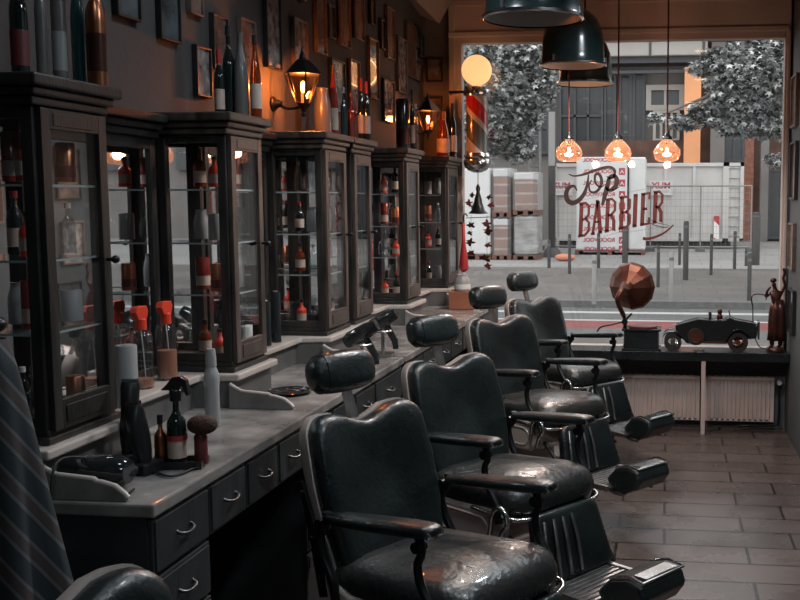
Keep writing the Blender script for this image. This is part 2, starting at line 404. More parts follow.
# ------------------------------------------------------------------ display cabinets
ZT = 1.957
def cornice(b, x0, x1, y0, y1, zt=ZT):
    for k, (o, z0, z1) in enumerate(((.012, zt-.075, zt-.052), (.024, zt-.052, zt-.030), (.040, zt-.030, zt))):
        b.box((x0, y0-o, z0), (x1+o, y1+o, z1))
def cabinet(y0, y1, label, front=M['wood_front']):
    w = y1-y0; t = thing('display_cabinet', label, 'cabinet', (XB, y0, ZL+.001), group='glazed display cabinets on the wall')
    zb = 0; zt = ZT-ZL; d = XB-XW-.004; p = .032
    b = MB(); cornice(b, -d, 0, 0, w, zt); b.build('cornice', front, t, bevel=.006)
    b = MB()   # carcass: base, top, posts, back
    b.box((-d, 0, .0), (.002, w, .035)); b.box((-d-.0, -.012, .0), (.014, w+.012, .018))
    b.box((-d, 0, zt-.085), (0, w, zt-.075))
    for y in (0, w-p):
        b.box((-p, y, .035), (0, y+p, zt-.075)); b.box((-d, y, .035), (-d+p, y+p, zt-.075))
        b.box((-d+p, y+.006, .035), (-p, y+p-.006, .065)); b.box((-d+p, y+.006, zt-.105), (-p, y+p-.006, zt-.075))
    b.build('carcass', M['wood'], t, bevel=.003)
    MB().box((-d, p, .035), (-d+.006, w-p, zt-.08)).build('mirror_back', M['mirror'], t)
    b = MB()
    for y in (.014, w-.018): b.box((-d+p, y, .065), (-p, y+.004, zt-.105))
    b.build('side_glass', M['cabglass'], t)
    for z in (.27, .455, .645):
        b = MB(); b.box((-d+.008, .02, z), (-.012, w-.02, z+.006)); b.mi = 1; b.box((-.012, .02, z), (-.010, w-.02, z+.006)); b.box((-d+.008, .018, z), (-.012, .020, z+.006)); b.build('glass_shelf', [M['cabglass'], M['shelfedge']], t)
    dr = MB(); st = .036
    dr.box((.0, .012, .03), (.016, .012+st, zt-.08)); dr.box((.0, w-.012-st, .03), (.016, w-.012, zt-.08))
    dr.box((.0, .012+st, zt-.130), (.016, w-.012-st, zt-.08)); dr.box((.0, .012+st, .03), (.016, w-.012-st, .105)); dr.box((.016, .06, .045), (.019, w-.06, .09))
    dr.box((.016, .06, zt-.122), (.019, w-.06, zt-.09))
    do = dr.build('door', front, t, bevel=.003)
    MB().box((.005, .012+st, .105), (.009, w-.012-st, zt-.130)).build('door_glass', M['cabglass'], do)
    MB().lathe([(0, 0), (.005, 0), (.005, .012), (.010, .018), (.012, .024), (.008, .032), (0, .034)], (.016, w-.032, .45), 12, Matrix.Rotation(PI/2, 4, 'Y')).build('knob', M['blackmetal'], do, smooth=True)
    return t
cablab = ['nearest dark glazed display cabinet, right above the striped cape', 'second dark glazed display cabinet from the front, wine bottles on its top', 'third glazed display cabinet, grey jug and liquor bottles on its top',
          'fourth glazed display cabinet, pressed close to the third one', 'fifth glazed display cabinet from the front, tall tin on its top', 'farthest glazed display cabinet, next to the shop window']
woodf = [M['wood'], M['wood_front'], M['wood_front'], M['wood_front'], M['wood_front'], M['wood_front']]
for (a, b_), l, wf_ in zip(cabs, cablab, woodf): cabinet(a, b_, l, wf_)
# wall mirrors with top cornice between the cabinets
for (a, b_), l in zip([(2.61, 3.375), (3.665, 4.355), (5.07, 5.76), (6.08, 6.87)], ['wall mirror between the first and second cabinets', 'wall mirror between the second and third cabinets', 'wall mirror between the fourth and fifth cabinets', 'wall mirror between the last two cabinets']):
    t = thing('wall_mirror', l, 'mirror', (XW+.002, a+.045, ZL+.001), group='mirrors between the cabinets'); w = b_-a-.09; zt = ZT-ZL
    MB().box((.0, .03, .03), (.012, w-.03, zt-.09)).build('mirror_glass', M['mirror'], t)
    b = MB(); b.box((0, 0, 0), (.022, .035, zt-.08)); b.box((0, w-.035, 0), (.022, w, zt-.08)); b.box((0, .035, 0), (.022, w-.035, .03)); b.box((0, .035, zt-.13), (.022, w-.035, zt-.08))
    b.build('frame', M['wood'], t, bevel=.003)
    b = MB()
    for o, z0, z1 in ((.04, zt-.09, zt-.065), (.055, zt-.065, zt-.04), (.075, zt-.04, zt-.012)): b.box((0, 0, z0), (o, w, z1))
    b.build('cornice', M['wood'], t, bevel=.004)

# ------------------------------------------------------------------ barber chairs
def rrect(x0, x1, y0, y1, r, n=5):
    pts = []
    for cx, cy, a0 in ((x1-r, y1-r, 0), (x0+r, y1-r, 90), (x0+r, y0+r, 180), (x1-r, y0+r, 270)):
        for k in range(n+1):
            a = R(a0+90*k/n); pts.append((cx+r*_c(a), cy+r*_s(a)))
    return pts
def make_chair(label):
    t = thing('barber_chair', label, 'barber chair', (0, 0, 0), group='vintage barber chairs in a row')
    # seat
    def smap(u, v, w):
        # front edge drops, middle slightly crowned
        drop = -.035*max(0, (u-.12)/.2)**2*1.2 if w > 0 else -.02*max(0, (u-.12)/.2)
        return (u, v, .452+.105*(u+.25)+w*.74+drop+.012*_c(v/.24*PI/2)*(1 if w > .05 else 0))
    o = rrect(-.25, .33, -.245, .245, .09, 6)
    MB().pad(o, smap, [(.55, .0), (.10, .0), (.03, .012), (0, .05), (0, .09), (.035, .125), (.10, .142), (.25, .152), (.5, .156), (.8, .156)]).build('seat', M['leather_worn'], t, smooth=2)
    # backrest, leaning back
    B0 = Vector((-.23, 0, .50)); up = Vector((-.27, 0, .963)).normalized(); nr = Vector((.963, 0, .27)).normalized()
    out = []
    for k in range(7): a = R(-90+90*k/6); out.append((.205+.04*_c(a)-.02, .03+.04*_s(a)+.01))
    out += [(.245, .16), (.25, .30), (.243, .40)]
    for k in range(1, 7): a = R(90*k/6); out.append((.163+.078*_c(a), .425+.075*_s(a)))
    out += [(.12, .497), (.07, .478), (.03, .466), (0, .462)]
    full = out + [(-x, y) for x, y in out[::-1][1:]]
    def bmap(u, v, w):
        bend = .03*(u/.25)**2
        return B0+Vector((0, u*.95, 0))+up*v+nr*(w+bend)
    MB().pad(full, bmap, [(.6, .0), (.02, .0), (0, .02), (0, .045), (.03, .066), (.09, .078), (.2, .082), (.4, .078), (.7, .074), (.9, .072)]).build('backrest', M['leather'], t, smooth=2)
    MB().pad([(x*1.035, .26+(y-.26)*1.03) for x, y in full], bmap, [(.5, -.035), (.06, -.03), (.0, -.012), (0, .022), (.06, .022)]).build('back_shell', M['enamel'], t, smooth=True)
    # headrest
    hc = B0+up*.622+nr*.010+Vector((-.018, 0, 0))
    rot = Matrix.Rotation(-R(14), 4, 'Y')
    hr = MB().ell(hc, (.056, .128, .068), 3.0, 28, 16, rot).build('headrest', M['leather'], t, smooth=2)
    b = MB()
    for y in (-.088,): b.tube([hc+rot.to_3x3() @ Vector((.0557*.885*math.copysign(abs(_c(a))**.667, _c(a)), y, .0677*.885*math.copysign(abs(_s(a))**.667, _s(a)))) for a in [2*PI*k/32 for k in range(33)]], .0028, 6)
    b.build('seam', M['leather'], hr, smooth=True)
    b = MB(); b.box((-.008, -.016, 0), (.008, .016, .19)); po = b.build('headrest_post', M['dull_chrome'], t); po.location = B0+up*.40+nr*(.012); po.rotation_euler = (0, -R(20), 0)
    # arms
    for s, nm_ in ((-1, 'near'), (1, 'far')):
        y = .262*s
        rs = []
        for u, hw, hh in ((-.205, .014, .006), (-.195, .028, .014), (-.14, .038, .018), (0, .043, .020), (.13, .044, .021), (.20, .040, .019), (.228, .028, .014), (.236, .012, .006)):
            zc = .727+.10*(u+.2); u += .025
            rs.append([(u, y+hw*math.copysign(abs(_c(a))**.7, _c(a)), zc+hh*math.copysign(abs(_s(a))**.7, _s(a))) for a in [2*PI*k/16 for k in range(16)]])
        ar = MB().rings(rs).build('armrest', M['leather'], t, smooth=2)
        b = MB(); b.prism([(.18, -.028), (.225, -.020), (.238, 0), (.225, .020), (.18, .028)], .742, .755, 'z'); b.cyl((.22, -.03, .752), (.22, .03, .752), .011)
        o_ = b.build('arm_cap', M['chrome'], ar, smooth=True); o_.location = (.025, y, .012)
        pts = curve_pts([(.19, y, .748), (.20, y, .70), (.185, y, .66), (.20, y, .60), (.25, y, .53), (.26, y, .47)], 5)
        b = MB()
        for q0, q1 in zip(pts, pts[1:]): pass
        b.tube(pts, [.013, .014]+[.013]*(len(pts)-4)+[.016, .018], 8); b.cyl((.19, y-.018, .715), (.19, y+.018, .715), .016)
        b.build('front_arm_support', M['blackmetal'], t, smooth=True)
        pts = curve_pts([(-.18, y, .742), (-.185, y, .70), (-.215, y, .66), (-.20, y, .60), (-.16, y, .53), (-.15, y, .46)], 5)
        b = MB(); b.tube(pts, .014, 8); b.cyl((-.20, y-.018, .70), (-.20, y+.018, .70), .02); b.build('rear_arm_support', M['blackmetal'], t, smooth=True)
        # bracket that holds the back
        mx = Matrix(((up.x, 0, nr.x), (0, 1, 0), (up.z, 0, nr.z)))
        b = MB(); q = B0+up*.0+nr*.02
        def P(a, c): return tuple((B0+up*a+nr*c)[i] for i in (0, 2))
        b.prism([P(-.03, -.01), P(-.03, .03), P(.16, .036), P(.32, .018), P(.32, .0), P(.16, .0)], y-.011*s-.006, y-.011*s+.006, 'y')
        br = b.build('back_bracket', M['blackmetal'], t, bevel=.002)
        for a in (.03, .15, .29):
            c = B0+up*a+nr*.012; MB().cyl((c.x, y-.004*s, c.z), (c.x, y+.002*s, c.z), .007, seg=10).build('screw', M['chrome'], br, smooth=True)
    # enamel skirt under the seat
    b = MB()
    prof = [(-.30, .49), (-.285, .545), (-.25, .562), (-.21, .553), (-.16, .525), (-.10, .505), (.0, .500), (.20, .508), (.25, .49), (.25, .40), (.20, .35), (-.10, .35), (-.24, .37), (-.30, .43)]
    b.prism(prof, -.255, .255, 'y'); sk = b.build('skirt', M['enamel'], t, bevel=.015, smooth=True)
    for s in (-1, 1):
        ov = [(-.16, .42), (-.14, .395), (.13, .38), (.18, .40), (.195, .43), (.17, .462), (.13, .470), (-.13, .468), (-.16, .45), (-.16, .42)]
        MB().tube([(x, s*.255, z) for x, z in curve_pts2(ov)], .006, 8).build('skirt_moulding', M['enamel'], sk, smooth=True)
    # side lever
    MB().tube(curve_pts([(.22, -.272, .42), (.24, -.277, .50), (.275, -.28, .535), (.31, -.28, .52), (.32, -.28, .48), (.29, -.278, .44), (.27, -.275, .39)], 5), .010, 8).build('lever', M['chrome'], t, smooth=True)
    # chrome rail round the seat front
    b = MB(); b.tube(curve_pts([(.10, -.25, .495), (.26, -.252, .49), (.335, -.20, .482), (.352, 0, .478), (.335, .20, .482), (.26, .252, .49), (.10, .25, .495)], 5), .009, 8)
    b.build('seat_rail', M['chrome'], t, smooth=True)
    # column and base
    MB().lathe([(0, 0), (.30, 0), (.30, .015), (.275, .035), (.16, .06), (.11, .085), (.095, .12), (.095, .2), (.12, .215), (.12, .30), (0, .30)], (-.04, 0, 0.001), 32).build('pedestal', M['enamel'], t, smooth=True)
    MB().lathe([(.292, .002), (.308, .002), (.308, .022), (.292, .022)], (-.04, 0, .001), 32, cap=False).build('base_ring', M['chrome'], t, smooth=True)
    # leg rest
    q = Vector((.335, 0, .490)); dn = Vector((.27, 0, -.963)).normalized(); fw = Vector((.963, 0, .27)).normalized()
    lo = rrect(-.175, .175, 0.0, .265, .03, 4)
    lr = MB().pad([(u*(1+.22*v/.265), v) for u, v in lo], lambda u, v, w: q+Vector((0, u, 0))+dn*v+fw*w, [(.4, -.02), (.03, -.02), (0, -.005), (0, .012), (.05, .024), (.15, .028), (.5, .028)]).build('leg_rest', M['leather'], t, smooth=2)
    for i in range(4):
        u = -.14+.05*i
        p0 = q+Vector((0, u, 0))+dn*.03+fw*.030; p1 = q+Vector((0, u*1.15, 0))+dn*.12+fw*.037; p2 = q+Vector((0, u*1.22, 0))+dn*.245+fw*.028
        MB().tube(curve_pts([p0, p1, p2], 5), .0085, 8).build('chrome_rib', M['dull_chrome'], lr, smooth=True)
    for s in (-1, 1):
        MB().tube([(.25, s*.2, .40), (.34, s*.215, .34), (.42, s*.215, .235)], .010, 8).build('leg_rest_arm', M['blackmetal'], t, smooth=True)
    # footrest
    ft = MB(); ft.box((.36, -.17, .212), (.62, .17, .222)); ft.box((.36, -.185, .205), (.62, -.165, .232)); ft.box((.36, .165, .205), (.62, .185, .232))
    for k in range(9): ft.box((.375+k*.027, -.16, .222), (.387+k*.027, .16, .227))
    fo = ft.build('foot_plate', M['dull_chrome'], t, bevel=.002); fo.location = (.05, 0, .015)
    b = MB(); b.cyl((.46, -.1, .212), (.46, -.1, .145), .007); b.lathe([(0, 0), (.026, 0), (.026, .008), (.01, .012), (0, .012)], (.46, -.1, .138), 14)
    b.build('foot_stud', M['blackmetal'], fo, smooth=True)
    # padded toe bar
    prof = [(.555, .262), (.60, .212), (.67, .200), (.745, .235), (.785, .290), (.765, .340), (.70, .350), (.615, .325)]
    pf = MB(); pf.pad([(x, z) for x, z in prof], lambda u, v, w: Vector((u, w, v)), [(.12, -.128), (.0, -.105), (0, 0), (.0, .105), (.12, .128)]); po = pf.build('toe_pad', M['leather'], t, bevel=.012); po.location = (.05, 0, 0)
    b = MB(); b.tube([(.62, -.118, .330), (.70, -.118, .354), (.765, -.118, .344), (.765, .118, .344), (.70, .118, .354), (.62, .118, .330)], .006, 6)
    b.box((.705, -.09, .345), (.757, .09, .353)); b.build('toe_trim', M['chrome'], po, smooth=True)
    for s in (-1, 1): MB().tube([(.56, s*.11, .206), (.61, s*.11, .19), (.67, s*.11, .19)], .012, 8).build('toe_bracket', M['dull_chrome'], t, smooth=True).location = (.05, 0, .01)
    return t
def curve_pts2(pts):
    return [(p.x, p.y) for p in curve_pts([(a, b, 0) for a, b in pts], 4)]
chairs = [((-.695, 2.90), -30, 'nearest complete black leather barber chair, its seat cut by the bottom edge', 0),
          ((-.66, 3.90), -36, 'second black leather barber chair from the front, with headrest', -.01),
          ((-.70, 5.38), -38, 'third black leather barber chair from the front, with headrest', 0),
          ((-.665, 6.52), -38, 'farthest black leather barber chair, nearest to the shop window', 0)]
ch = make_chair(chairs[0][2]); ch.location = (*chairs[0][0], 0); ch.rotation_euler.z = R(chairs[0][1])
for (p, a, l, dz) in chairs[1:]: copy_tree(ch, (*p, 0), R(a), l)
c0 = copy_tree(ch, (-.70, 1.40, 0), R(-14), 'chair back with rounded top edge poking in at the bottom left corner', skip=('headrest', 'headrest_post'))

# ------------------------------------------------------------------ lamps
def dome(px, py, wpx, label):
    p = None
    Y = 1.0
    # distance from the rim's width: shades are 0.42 m across
    Y = .38/(wpx/F)/1.0
    d = Y; r = ray(px, py); pt = Vector((0, 0, H))+r*d
    t = thing('pendant_lamp', label, 'ceiling lamp', (pt.x, pt.y, ZC), group='big dark dome lamps in a row')
    z = pt.z-ZC
    b = MB(); prof = [(.21, 0), (.213, .004), (.205, .02), (.20, .06), (.196, .14), (.185, .22), (.155, .29), (.11, .335), (.06, .36), (.05, .37), (.045, .42), (.03, .43), (0, .43)]
    b.lathe([(r_*.905, z+h*.905) for r_, h in prof], seg=36, cap=False); s_ = b.build('lamp_shade', M['shade'], t, smooth=True)
    b = MB(); prof = [(.206, .002), (.198, .02), (.193, .06), (.189, .14), (.178, .22), (.148, .28), (.10, .325), (0, .35)]
    b.lathe([(r_*.905, z+h*.905) for r_, h in prof], seg=36, cap=False); b.build('lining', M['shadein'], s_, smooth=True)
    b = MB(); b.lathe([(.188, z-.004), (.1955, z), (.1955, z+.01), (.188, z+.014)], seg=36, cap=False); b.build('rim', M['chrome'], s_, smooth=True)
    MB().ell((0, 0, z+.15), (.03, .03, .045)).build('bulb', M['white'], t, smooth=2)
    b = MB(); b.cyl((0, 0, z+.38), (0, 0, -.02), .006); b.lathe([(0, -.03), (.05, -.03), (.05, 0), (0, 0)], seg=18); b.build('cord', M['blackmetal'], t, smooth=True)
    for a in (0, 120, 240):
        MB().cbox((.187*_c(R(a)), .187*_s(R(a)), z+.03), (.012, .012, .03)).build('clip', M['dull_chrome'], t)
    return pt
D = [dome(533, 19, 99, 'big dark dome pendant lamp nearest the camera, cut by the top edge'), dome(573, 66, 66, 'big dark dome pendant lamp in the middle of three'), dome(585, 84, 57, 'big dark dome pendant lamp farthest back, lowest in the picture')]
def glass_pendant(px, py, label):
    Y = 6.2; p = ony(px, py, Y)
    t = thing('glass_pendant', label, 'pendant lamp', (p.x, Y, ZC), group='three small amber glass pendants')
    z = p.z-ZC
    b = MB(); b.lathe([(.018, .085), (.022, .07), (.05, .045), (.078, .01), (.084, -.02), (.07, -.052), (.045, -.064), (.0, -.066)], (0, 0, z), 24, cap=False)
    b.build('glass_globe', M['bulbglass'], t, smooth=2)
    b = MB(); b.cyl((0, 0, z+.10), (0, 0, 0), .005); b.build('cord', M['darkred'], t, smooth=True)
    b = MB(); b.lathe([(0, .12), (.008, .12), (.012, .10), (.03, .085), (.03, .07), (.012, .065), (.012, .04), (0, .04)], (0, 0, z), 16); b.build('lamp_holder', M['blackmetal'], t, smooth=True)
    MB().ell((0, 0, z+.0), (.009, .009, .020)).build('filament', M['filament'], t, smooth=2)
    light_at.append((p.x, Y, p.z))
    return p
light_at = []
for px, l in ((569, 'left one of three small amber glass pendants'), (618, 'middle one of three small amber glass pendants, above the window lettering'), (667, 'right one of three small amber glass pendants')): glass_pendant(px, 151, l)

def lantern(px, py, Y, label):
    X = -1.655; p = onx(px, py, X); p = Vector((X, p.y, p.z))
    t = thing('wall_lantern', label, 'wall lamp', (XW, p.y, p.z), group='wall lanterns'); dx = X-XW
    b = MB(); b.lathe([(.0, 0), (.035, 0), (.035, .008), (.02, .02), (.012, .05), (0, .05)], (0, 0, -.07), 16, Matrix.Scale(1, 4) @ Matrix.Rotation(PI/2, 4, 'Y'))
    b.tube(curve_pts([(.02, 0, -.07), (.07, 0, -.09), (dx-.02, 0, -.085), (dx, 0, -.07)]), .008, 8); b.build('bracket', M['blackmetal'], t, smooth=True)
    b = MB(); b.lathe([(.008, -.13), (.012, -.12), (.006, -.11), (.016, -.095), (.03, -.08), (.035, -.07), (0, -.069)], (dx, 0, 0), 6)
    b.lathe([(.0, .06), (.092, .06), (.085, .068), (.05, .105), (.03, .125), (.018, .13), (.012, .15), (.006, .165), (.002, .19)], (dx, 0, 0), 6)
    for k in range(6):
        a = 2*PI*k/6; b.tube([(dx+.035*_c(a), .035*_s(a), -.07), (dx+.082*_c(a), .082*_s(a), .06)], .004, 6)
    b.build('cage', M['blackmetal'], t)
    b = MB(); b.lathe([(.033, -.068), (.078, .058)], (dx, 0, 0), 6, cap=False); b.build('panes', M['lanternglass'], t)
    b = MB(); b.cyl((dx, 0, -.07), (dx, 0, -.02), .010); b.build('candle', M['cream'], t)
    MB().ell((dx, 0, .005), (.011, .011, .026)).build('bulb', M['flame'], t, smooth=2)
    return Vector((X, p.y, p.z))
LA = [lantern(303, 88, 0, 'glowing wall lantern between the wine bottles and the grey jug'), lantern(428, 120, 0, 'small glowing wall lantern in the far corner')]
# small picture spotlight arm at the top
p = onx(300, 2, -1.70)
t = thing('picture_light', 'thin black lamp arm on the wall at the top edge', 'lamp', (XW, p.y, p.z))
MB().tube(curve_pts([(0, 0, .06), (.05, 0, .05), (.12, -.05, -.01), (.15, -.09, .0)]), .007, 8).build('arm', M['blackmetal'], t, smooth=True)
MB().ell((.15, -.10, -.005), (.018, .03, .018)).build('head', M['blackmetal'], t, smooth=2)

# barber pole with globe
bp_ = ony(477, 125, 7.14)
t = thing('barber_pole', 'striped barber pole with glowing globe mounted at the window frame', 'barber pole', (bp_.x, 7.14, bp_.z))
def pole_stripe():
    m, nt, b = nm('pole stripes'); N = nt.nodes; L = nt.links
    tc = N.new('ShaderNodeTexCoord'); sp_ = N.new('ShaderNodeSeparateXYZ'); L.new(tc.outputs['Object'], sp_.inputs[0])
    at = N.new('ShaderNodeMath'); at.operation = 'ARCTAN2'; L.new(sp_.outputs[1], at.inputs[0]); L.new(sp_.outputs[0], at.inputs[1])
    m1 = N.new('ShaderNodeMath'); m1.operation = 'MULTIPLY_ADD'; m1.inputs[1].default_value = 1/(2*PI); L.new(at.outputs[0], m1.inputs[0])
    m2 = N.new('ShaderNodeMath'); m2.operation = 'MULTIPLY'; m2.inputs[1].default_value = 2.2; L.new(sp_.outputs[2], m2.inputs[0]); L.new(m2.outputs[0], m1.inputs[2])
    fr = N.new('ShaderNodeMath'); fr.operation = 'FRACT'; ad = N.new('ShaderNodeMath'); ad.inputs[1].default_value = .20; L.new(m1.outputs[0], ad.inputs[0]); L.new(ad.outputs[0], fr.inputs[0])
    cr = N.new('ShaderNodeValToRGB'); cr.color_ramp.interpolation = 'CONSTANT'; e = cr.color_ramp.elements
    e[0].color = (.42, .40, .38, 1); e[1].position = .10; e[1].color = (.38, .015, .02, 1)
    q = e.new(.36); q.color = (.42, .40, .38, 1); q = e.new(.62); q.color = (.06, .075, .08, 1)
    L.new(fr.outputs[0], cr.inputs[0]); L.new(cr.outputs[0], b.inputs['Base Color']); b.inputs['Roughness'].default_value = .25; b.inputs['Coat Weight'].default_value = .5
    return m
MB().lathe([(0, -.20), (.078, -.20), (.078, .20), (0, .20)], seg=28).build('striped_cylinder', pole_stripe(), t, smooth=True)
MB().lathe([(.0, .20), (.09, .20), (.098, .215), (.098, .24), (.085, .25), (.09, .265), (.05, .275), (0, .28)], seg=28).build('top_collar', M['chrome'], t, smooth=True)
MB().lathe([(.0, -.34), (.03, -.338), (.07, -.32), (.095, -.29), (.098, -.255), (.085, -.24), (.098, -.225), (.09, -.20), (0, -.20)], seg=28).build('bottom_collar', M['chrome'], t, smooth=True)
MB().ell((0, 0, .385), (.108, .108, .108), nu=28, nv=18).build('globe', M['lampglow'], t, smooth=2)
b = MB(); b.tube([(-.22, .15, .235), (-.20, .02, .235), (-.08, 0, .235)], .010, 8); pass
b.build('bracket', M['blackmetal'], t, smooth=True)

# ------------------------------------------------------------------ pictures on the walls
pics = [(110, -30, 135, 14, 3, 'k', 'dark framed picture at the top left, above the nearest cabinet'), (153, -40, 175, 37, 3, 'k', 'tall dark framed picture at the top, left of the wine bottles'),
        (184, -40, 198, 12, 1, 'g', 'small picture with pale lower edge cut by the top edge'), (191, 44, 207, 95, 0, 'k', 'frameless glass picture just left of the dark wine bottle'),
        (208, 12, 224, 68, 1, 'k', 'brown framed picture right above the dark wine bottle'), (236, 16, 252, 80, 1, 'g', 'framed picture directly behind the grey wine bottle'),
        (261, -30, 277, 66, 2, 'k', 'tall black framed picture left of the front wall lantern'), (290, 16, 304, 66, 2, 'g', 'framed picture right behind the roof of the front lantern'),
        (312, -30, 323, 51, 1, 'g', 'tall picture in upper row, just right of the front lantern'), (325, 3, 332, 37, 3, 'k', 'narrow small picture between two taller ones in the upper row'),
        (336, -30, 347, 44, 4, 'g', 'warm toned picture cut by the top edge above the red bottle'), (351, -30, 361, 37, 4, 'g', 'warm toned narrow picture cut by the top edge above the black bottles'),
        (367, -30, 372, 23, 4, 'k', 'small narrow picture high above the fourth cabinet'), (366, 36, 376, 97, 4, 'g', 'tall picture reflecting orange light above the black bottles'),
        (378, 18, 382.5, 48, 1, 'k', 'tiny narrow picture in the upper row, left of a gilt one'), (384, 5, 392, 57, 4, 'g', 'orange tinted gilt framed picture in the upper row'),
        (381, 78, 392, 121, 2, 'g', 'gilt framed picture low on the wall, left of the tall tin'), (395, 35, 404, 91, 0, 'g', 'gilt framed picture right above the tall tin'),
        (404, 20, 413, 75, 1, 'g', 'tall picture last but one group, near the far corner'), (413, 24, 417, 47, 3, 'k', 'small black picture high beside the far corner'),
        (417.5, 32, 421.5, 57, 3, 'k', 'small black picture right in the far corner, upper one'), (413.5, 60, 420, 80, 1, 'k', 'small dark picture in far corner, lower one'),
        (328, 57, 342, 110, 0, 'k', 'framed print behind the grey jug and red bottle'), (347, 58, 357, 112, 0, 'g', 'framed print behind the brown square bottle')]
for x0, y0, x1, y1, pm, fr, lab in pics:
    a = onx(x0, y0, XW); c = onx(x0, y1, XW); d_ = onx(x1, (y0+y1)/2, XW)
    zt, zb = min(a.z, ZC-.03), c.z; w = d_.y-a.y; h = zt-zb
    t = thing('framed_picture', lab, 'picture', (XW+.001, a.y, zb), group='framed pictures on the left wall')
    fw = .008
    b = MB(); b.box((0, 0, 0), (.022, fw, h)); b.box((0, w-fw, 0), (.022, w, h)); b.box((0, fw, 0), (.022, w-fw, fw)); b.box((0, fw, h-fw), (.022, w-fw, h))
    b.build('frame', M['gilt'] if fr == 'g' else M['frameblack'], t, bevel=.002)
    MB().box((0, fw, fw), (.012, w-fw, h-fw)).build('print', PRN[pm], t)
for x0, y0, x1, y1, pm, lab in ((427, 58, 443, 82, 1, 'square dark picture on the narrow end wall, upper one'), (425.5, 97, 443, 122, 1, 'square picture on the narrow end wall behind the small lantern')):
    a = ony(x0, y1, YW); c = ony(x1, y0, YW)
    t = thing('framed_picture', lab, 'picture', (a.x, YW-.001, a.z), group='pictures on the end wall'); w = c.x-a.x; h = c.z-a.z; fw = .012
    b = MB(); b.box((0, -.02, 0), (fw, 0, h)); b.box((w-fw, -.02, 0), (w, 0, h)); b.box((fw, -.02, 0), (w-fw, 0, fw)); b.box((fw, -.02, h-fw), (w-fw, 0, h)); b.build('frame', M['frameblack'], t, bevel=.002)
    MB().box((fw, -.01, fw), (w-fw, 0, h-fw)).build('print', PRN[pm], t)
for i, (y0, y1, z0, z1, lab) in enumerate([(6.9, 7.18, 2.15, 2.5, 'upper picture on the right wall edge beside the window'), (6.85, 7.15, 1.66, 2.05, 'second picture down on the right wall edge'), (6.88, 7.16, 1.18, 1.5, 'third picture down on the right wall edge'), (6.8, 7.1, .75, 1.05, 'lowest picture on the right wall edge'), (5.9, 6.25, 1.5, 2.0, 'picture on right wall seen only in mirrors, farthest'), (5.0, 5.35, 1.7, 2.2, 'picture on right wall seen only in mirrors, fourth from the back'), (4.3, 4.7, 1.35, 1.9, 'picture on right wall seen only in mirrors, middle low'), (3.5, 3.8, 1.6, 2.1, 'picture on right wall seen only in mirrors, upright'), (2.6, 3.0, 1.4, 1.9, 'picture on right wall seen only in mirrors, nearest'), (5.45, 5.75, 1.1, 1.5, 'picture on right wall seen only in mirrors, small low')]):
    t = thing('framed_picture', lab, 'picture', (XR-.001, y0, z0), group='pictures on the right wall'); w = y1-y0; h = z1-z0
    b = MB(); f_ = .015; b.box((-.025, 0, 0), (0, f_, h)); b.box((-.025, w-f_, 0), (0, w, h)); b.box((-.025, f_, 0), (0, w-f_, f_)); b.box((-.025, f_, h-f_), (0, w-f_, h)); b.build('frame', M['frameblack'] if i % 2 else M['gilt'], t, bevel=.002)
    MB().box((-.012, f_, f_), (0, w-f_, h-f_)).build('print', PRN[i % 5], t)

# ------------------------------------------------------------------ bottles
WINE = [(0, 0), (.5, 0), (.5, .02), (.5, .56), (.46, .64), (.28, .72), (.17, .78), (.16, .95), (.18, .955), (.18, 1.0), (0, 1.0)]
SQUAT = [(0, 0), (.5, 0), (.5, .50), (.47, .60), (.30, .68), (.18, .72), (.17, .90), (0, .90)]
CHAMP = [(0, 0), (.5, 0), (.5, .40), (.47, .52), (.36, .66), (.22, .80), (.17, .92), (.19, .94), (.19, 1), (0, 1)]
TIN = [(0, 0), (.5, 0), (.5, .97), (.46, 1.0), (0, 1.0)]
DEC = [(0, 0), (.42, 0), (.5, .08), (.5, .35), (.40, .48), (.18, .60), (.12, .66), (.12, .78), (.2, .80), (.2, .84), (.1, .86), (.18, .93), (.1, 1.0), (0, 1.0)]
JUG = [(0, 0), (.46, 0), (.5, .03), (.5, .55), (.45, .72), (.36, .86), (.34, .97), (.37, 1.0), (0, 1.0)]
def bottle(name, label, cat, p, w, h, prof, m_, cap=None, lab=None, capz=.9, labz=(.12, .42), group=None, labm=None, capr=.2, seg=20):
    t = thing(name, label, cat, p, group=group)
    o = MB().lathe([(r_*w, z*h) for r_, z in prof], seg=seg).build('body', m_, t, smooth=True)
    if cap: MB().lathe([(0, capz*h), (capr*w+.001, capz*h), (capr*w+.001, 1.01*h), (0, 1.012*h)], seg=14).build('cap', cap, t, smooth=True)
    if lab: MB().lathe([(.505*w, labz[0]*h), (.51*w, labz[0]*h), (.51*w, labz[1]*h), (.505*w, labz[1]*h)], seg=seg, cap=False).build('label', lab, t, smooth=True)
    return t
def topb(px, yb, yt, wpx, X):
    p = onx(px, yb, X); Y = p.y; z = ZT+.002
    k = min(range(6), key=lambda i: abs((cabs[i][0]+cabs[i][1])/2-Y)); Y = min(max(Y, cabs[k][0]-.0), cabs[k][1]+.0)
    q = ray(px, yb); dep = Y/q.y; X = max(-1.76, min(-1.545, q.x*dep))
    return Vector((X, Y, z)), wpx*dep/F, ony(px, yt, Y).z-z
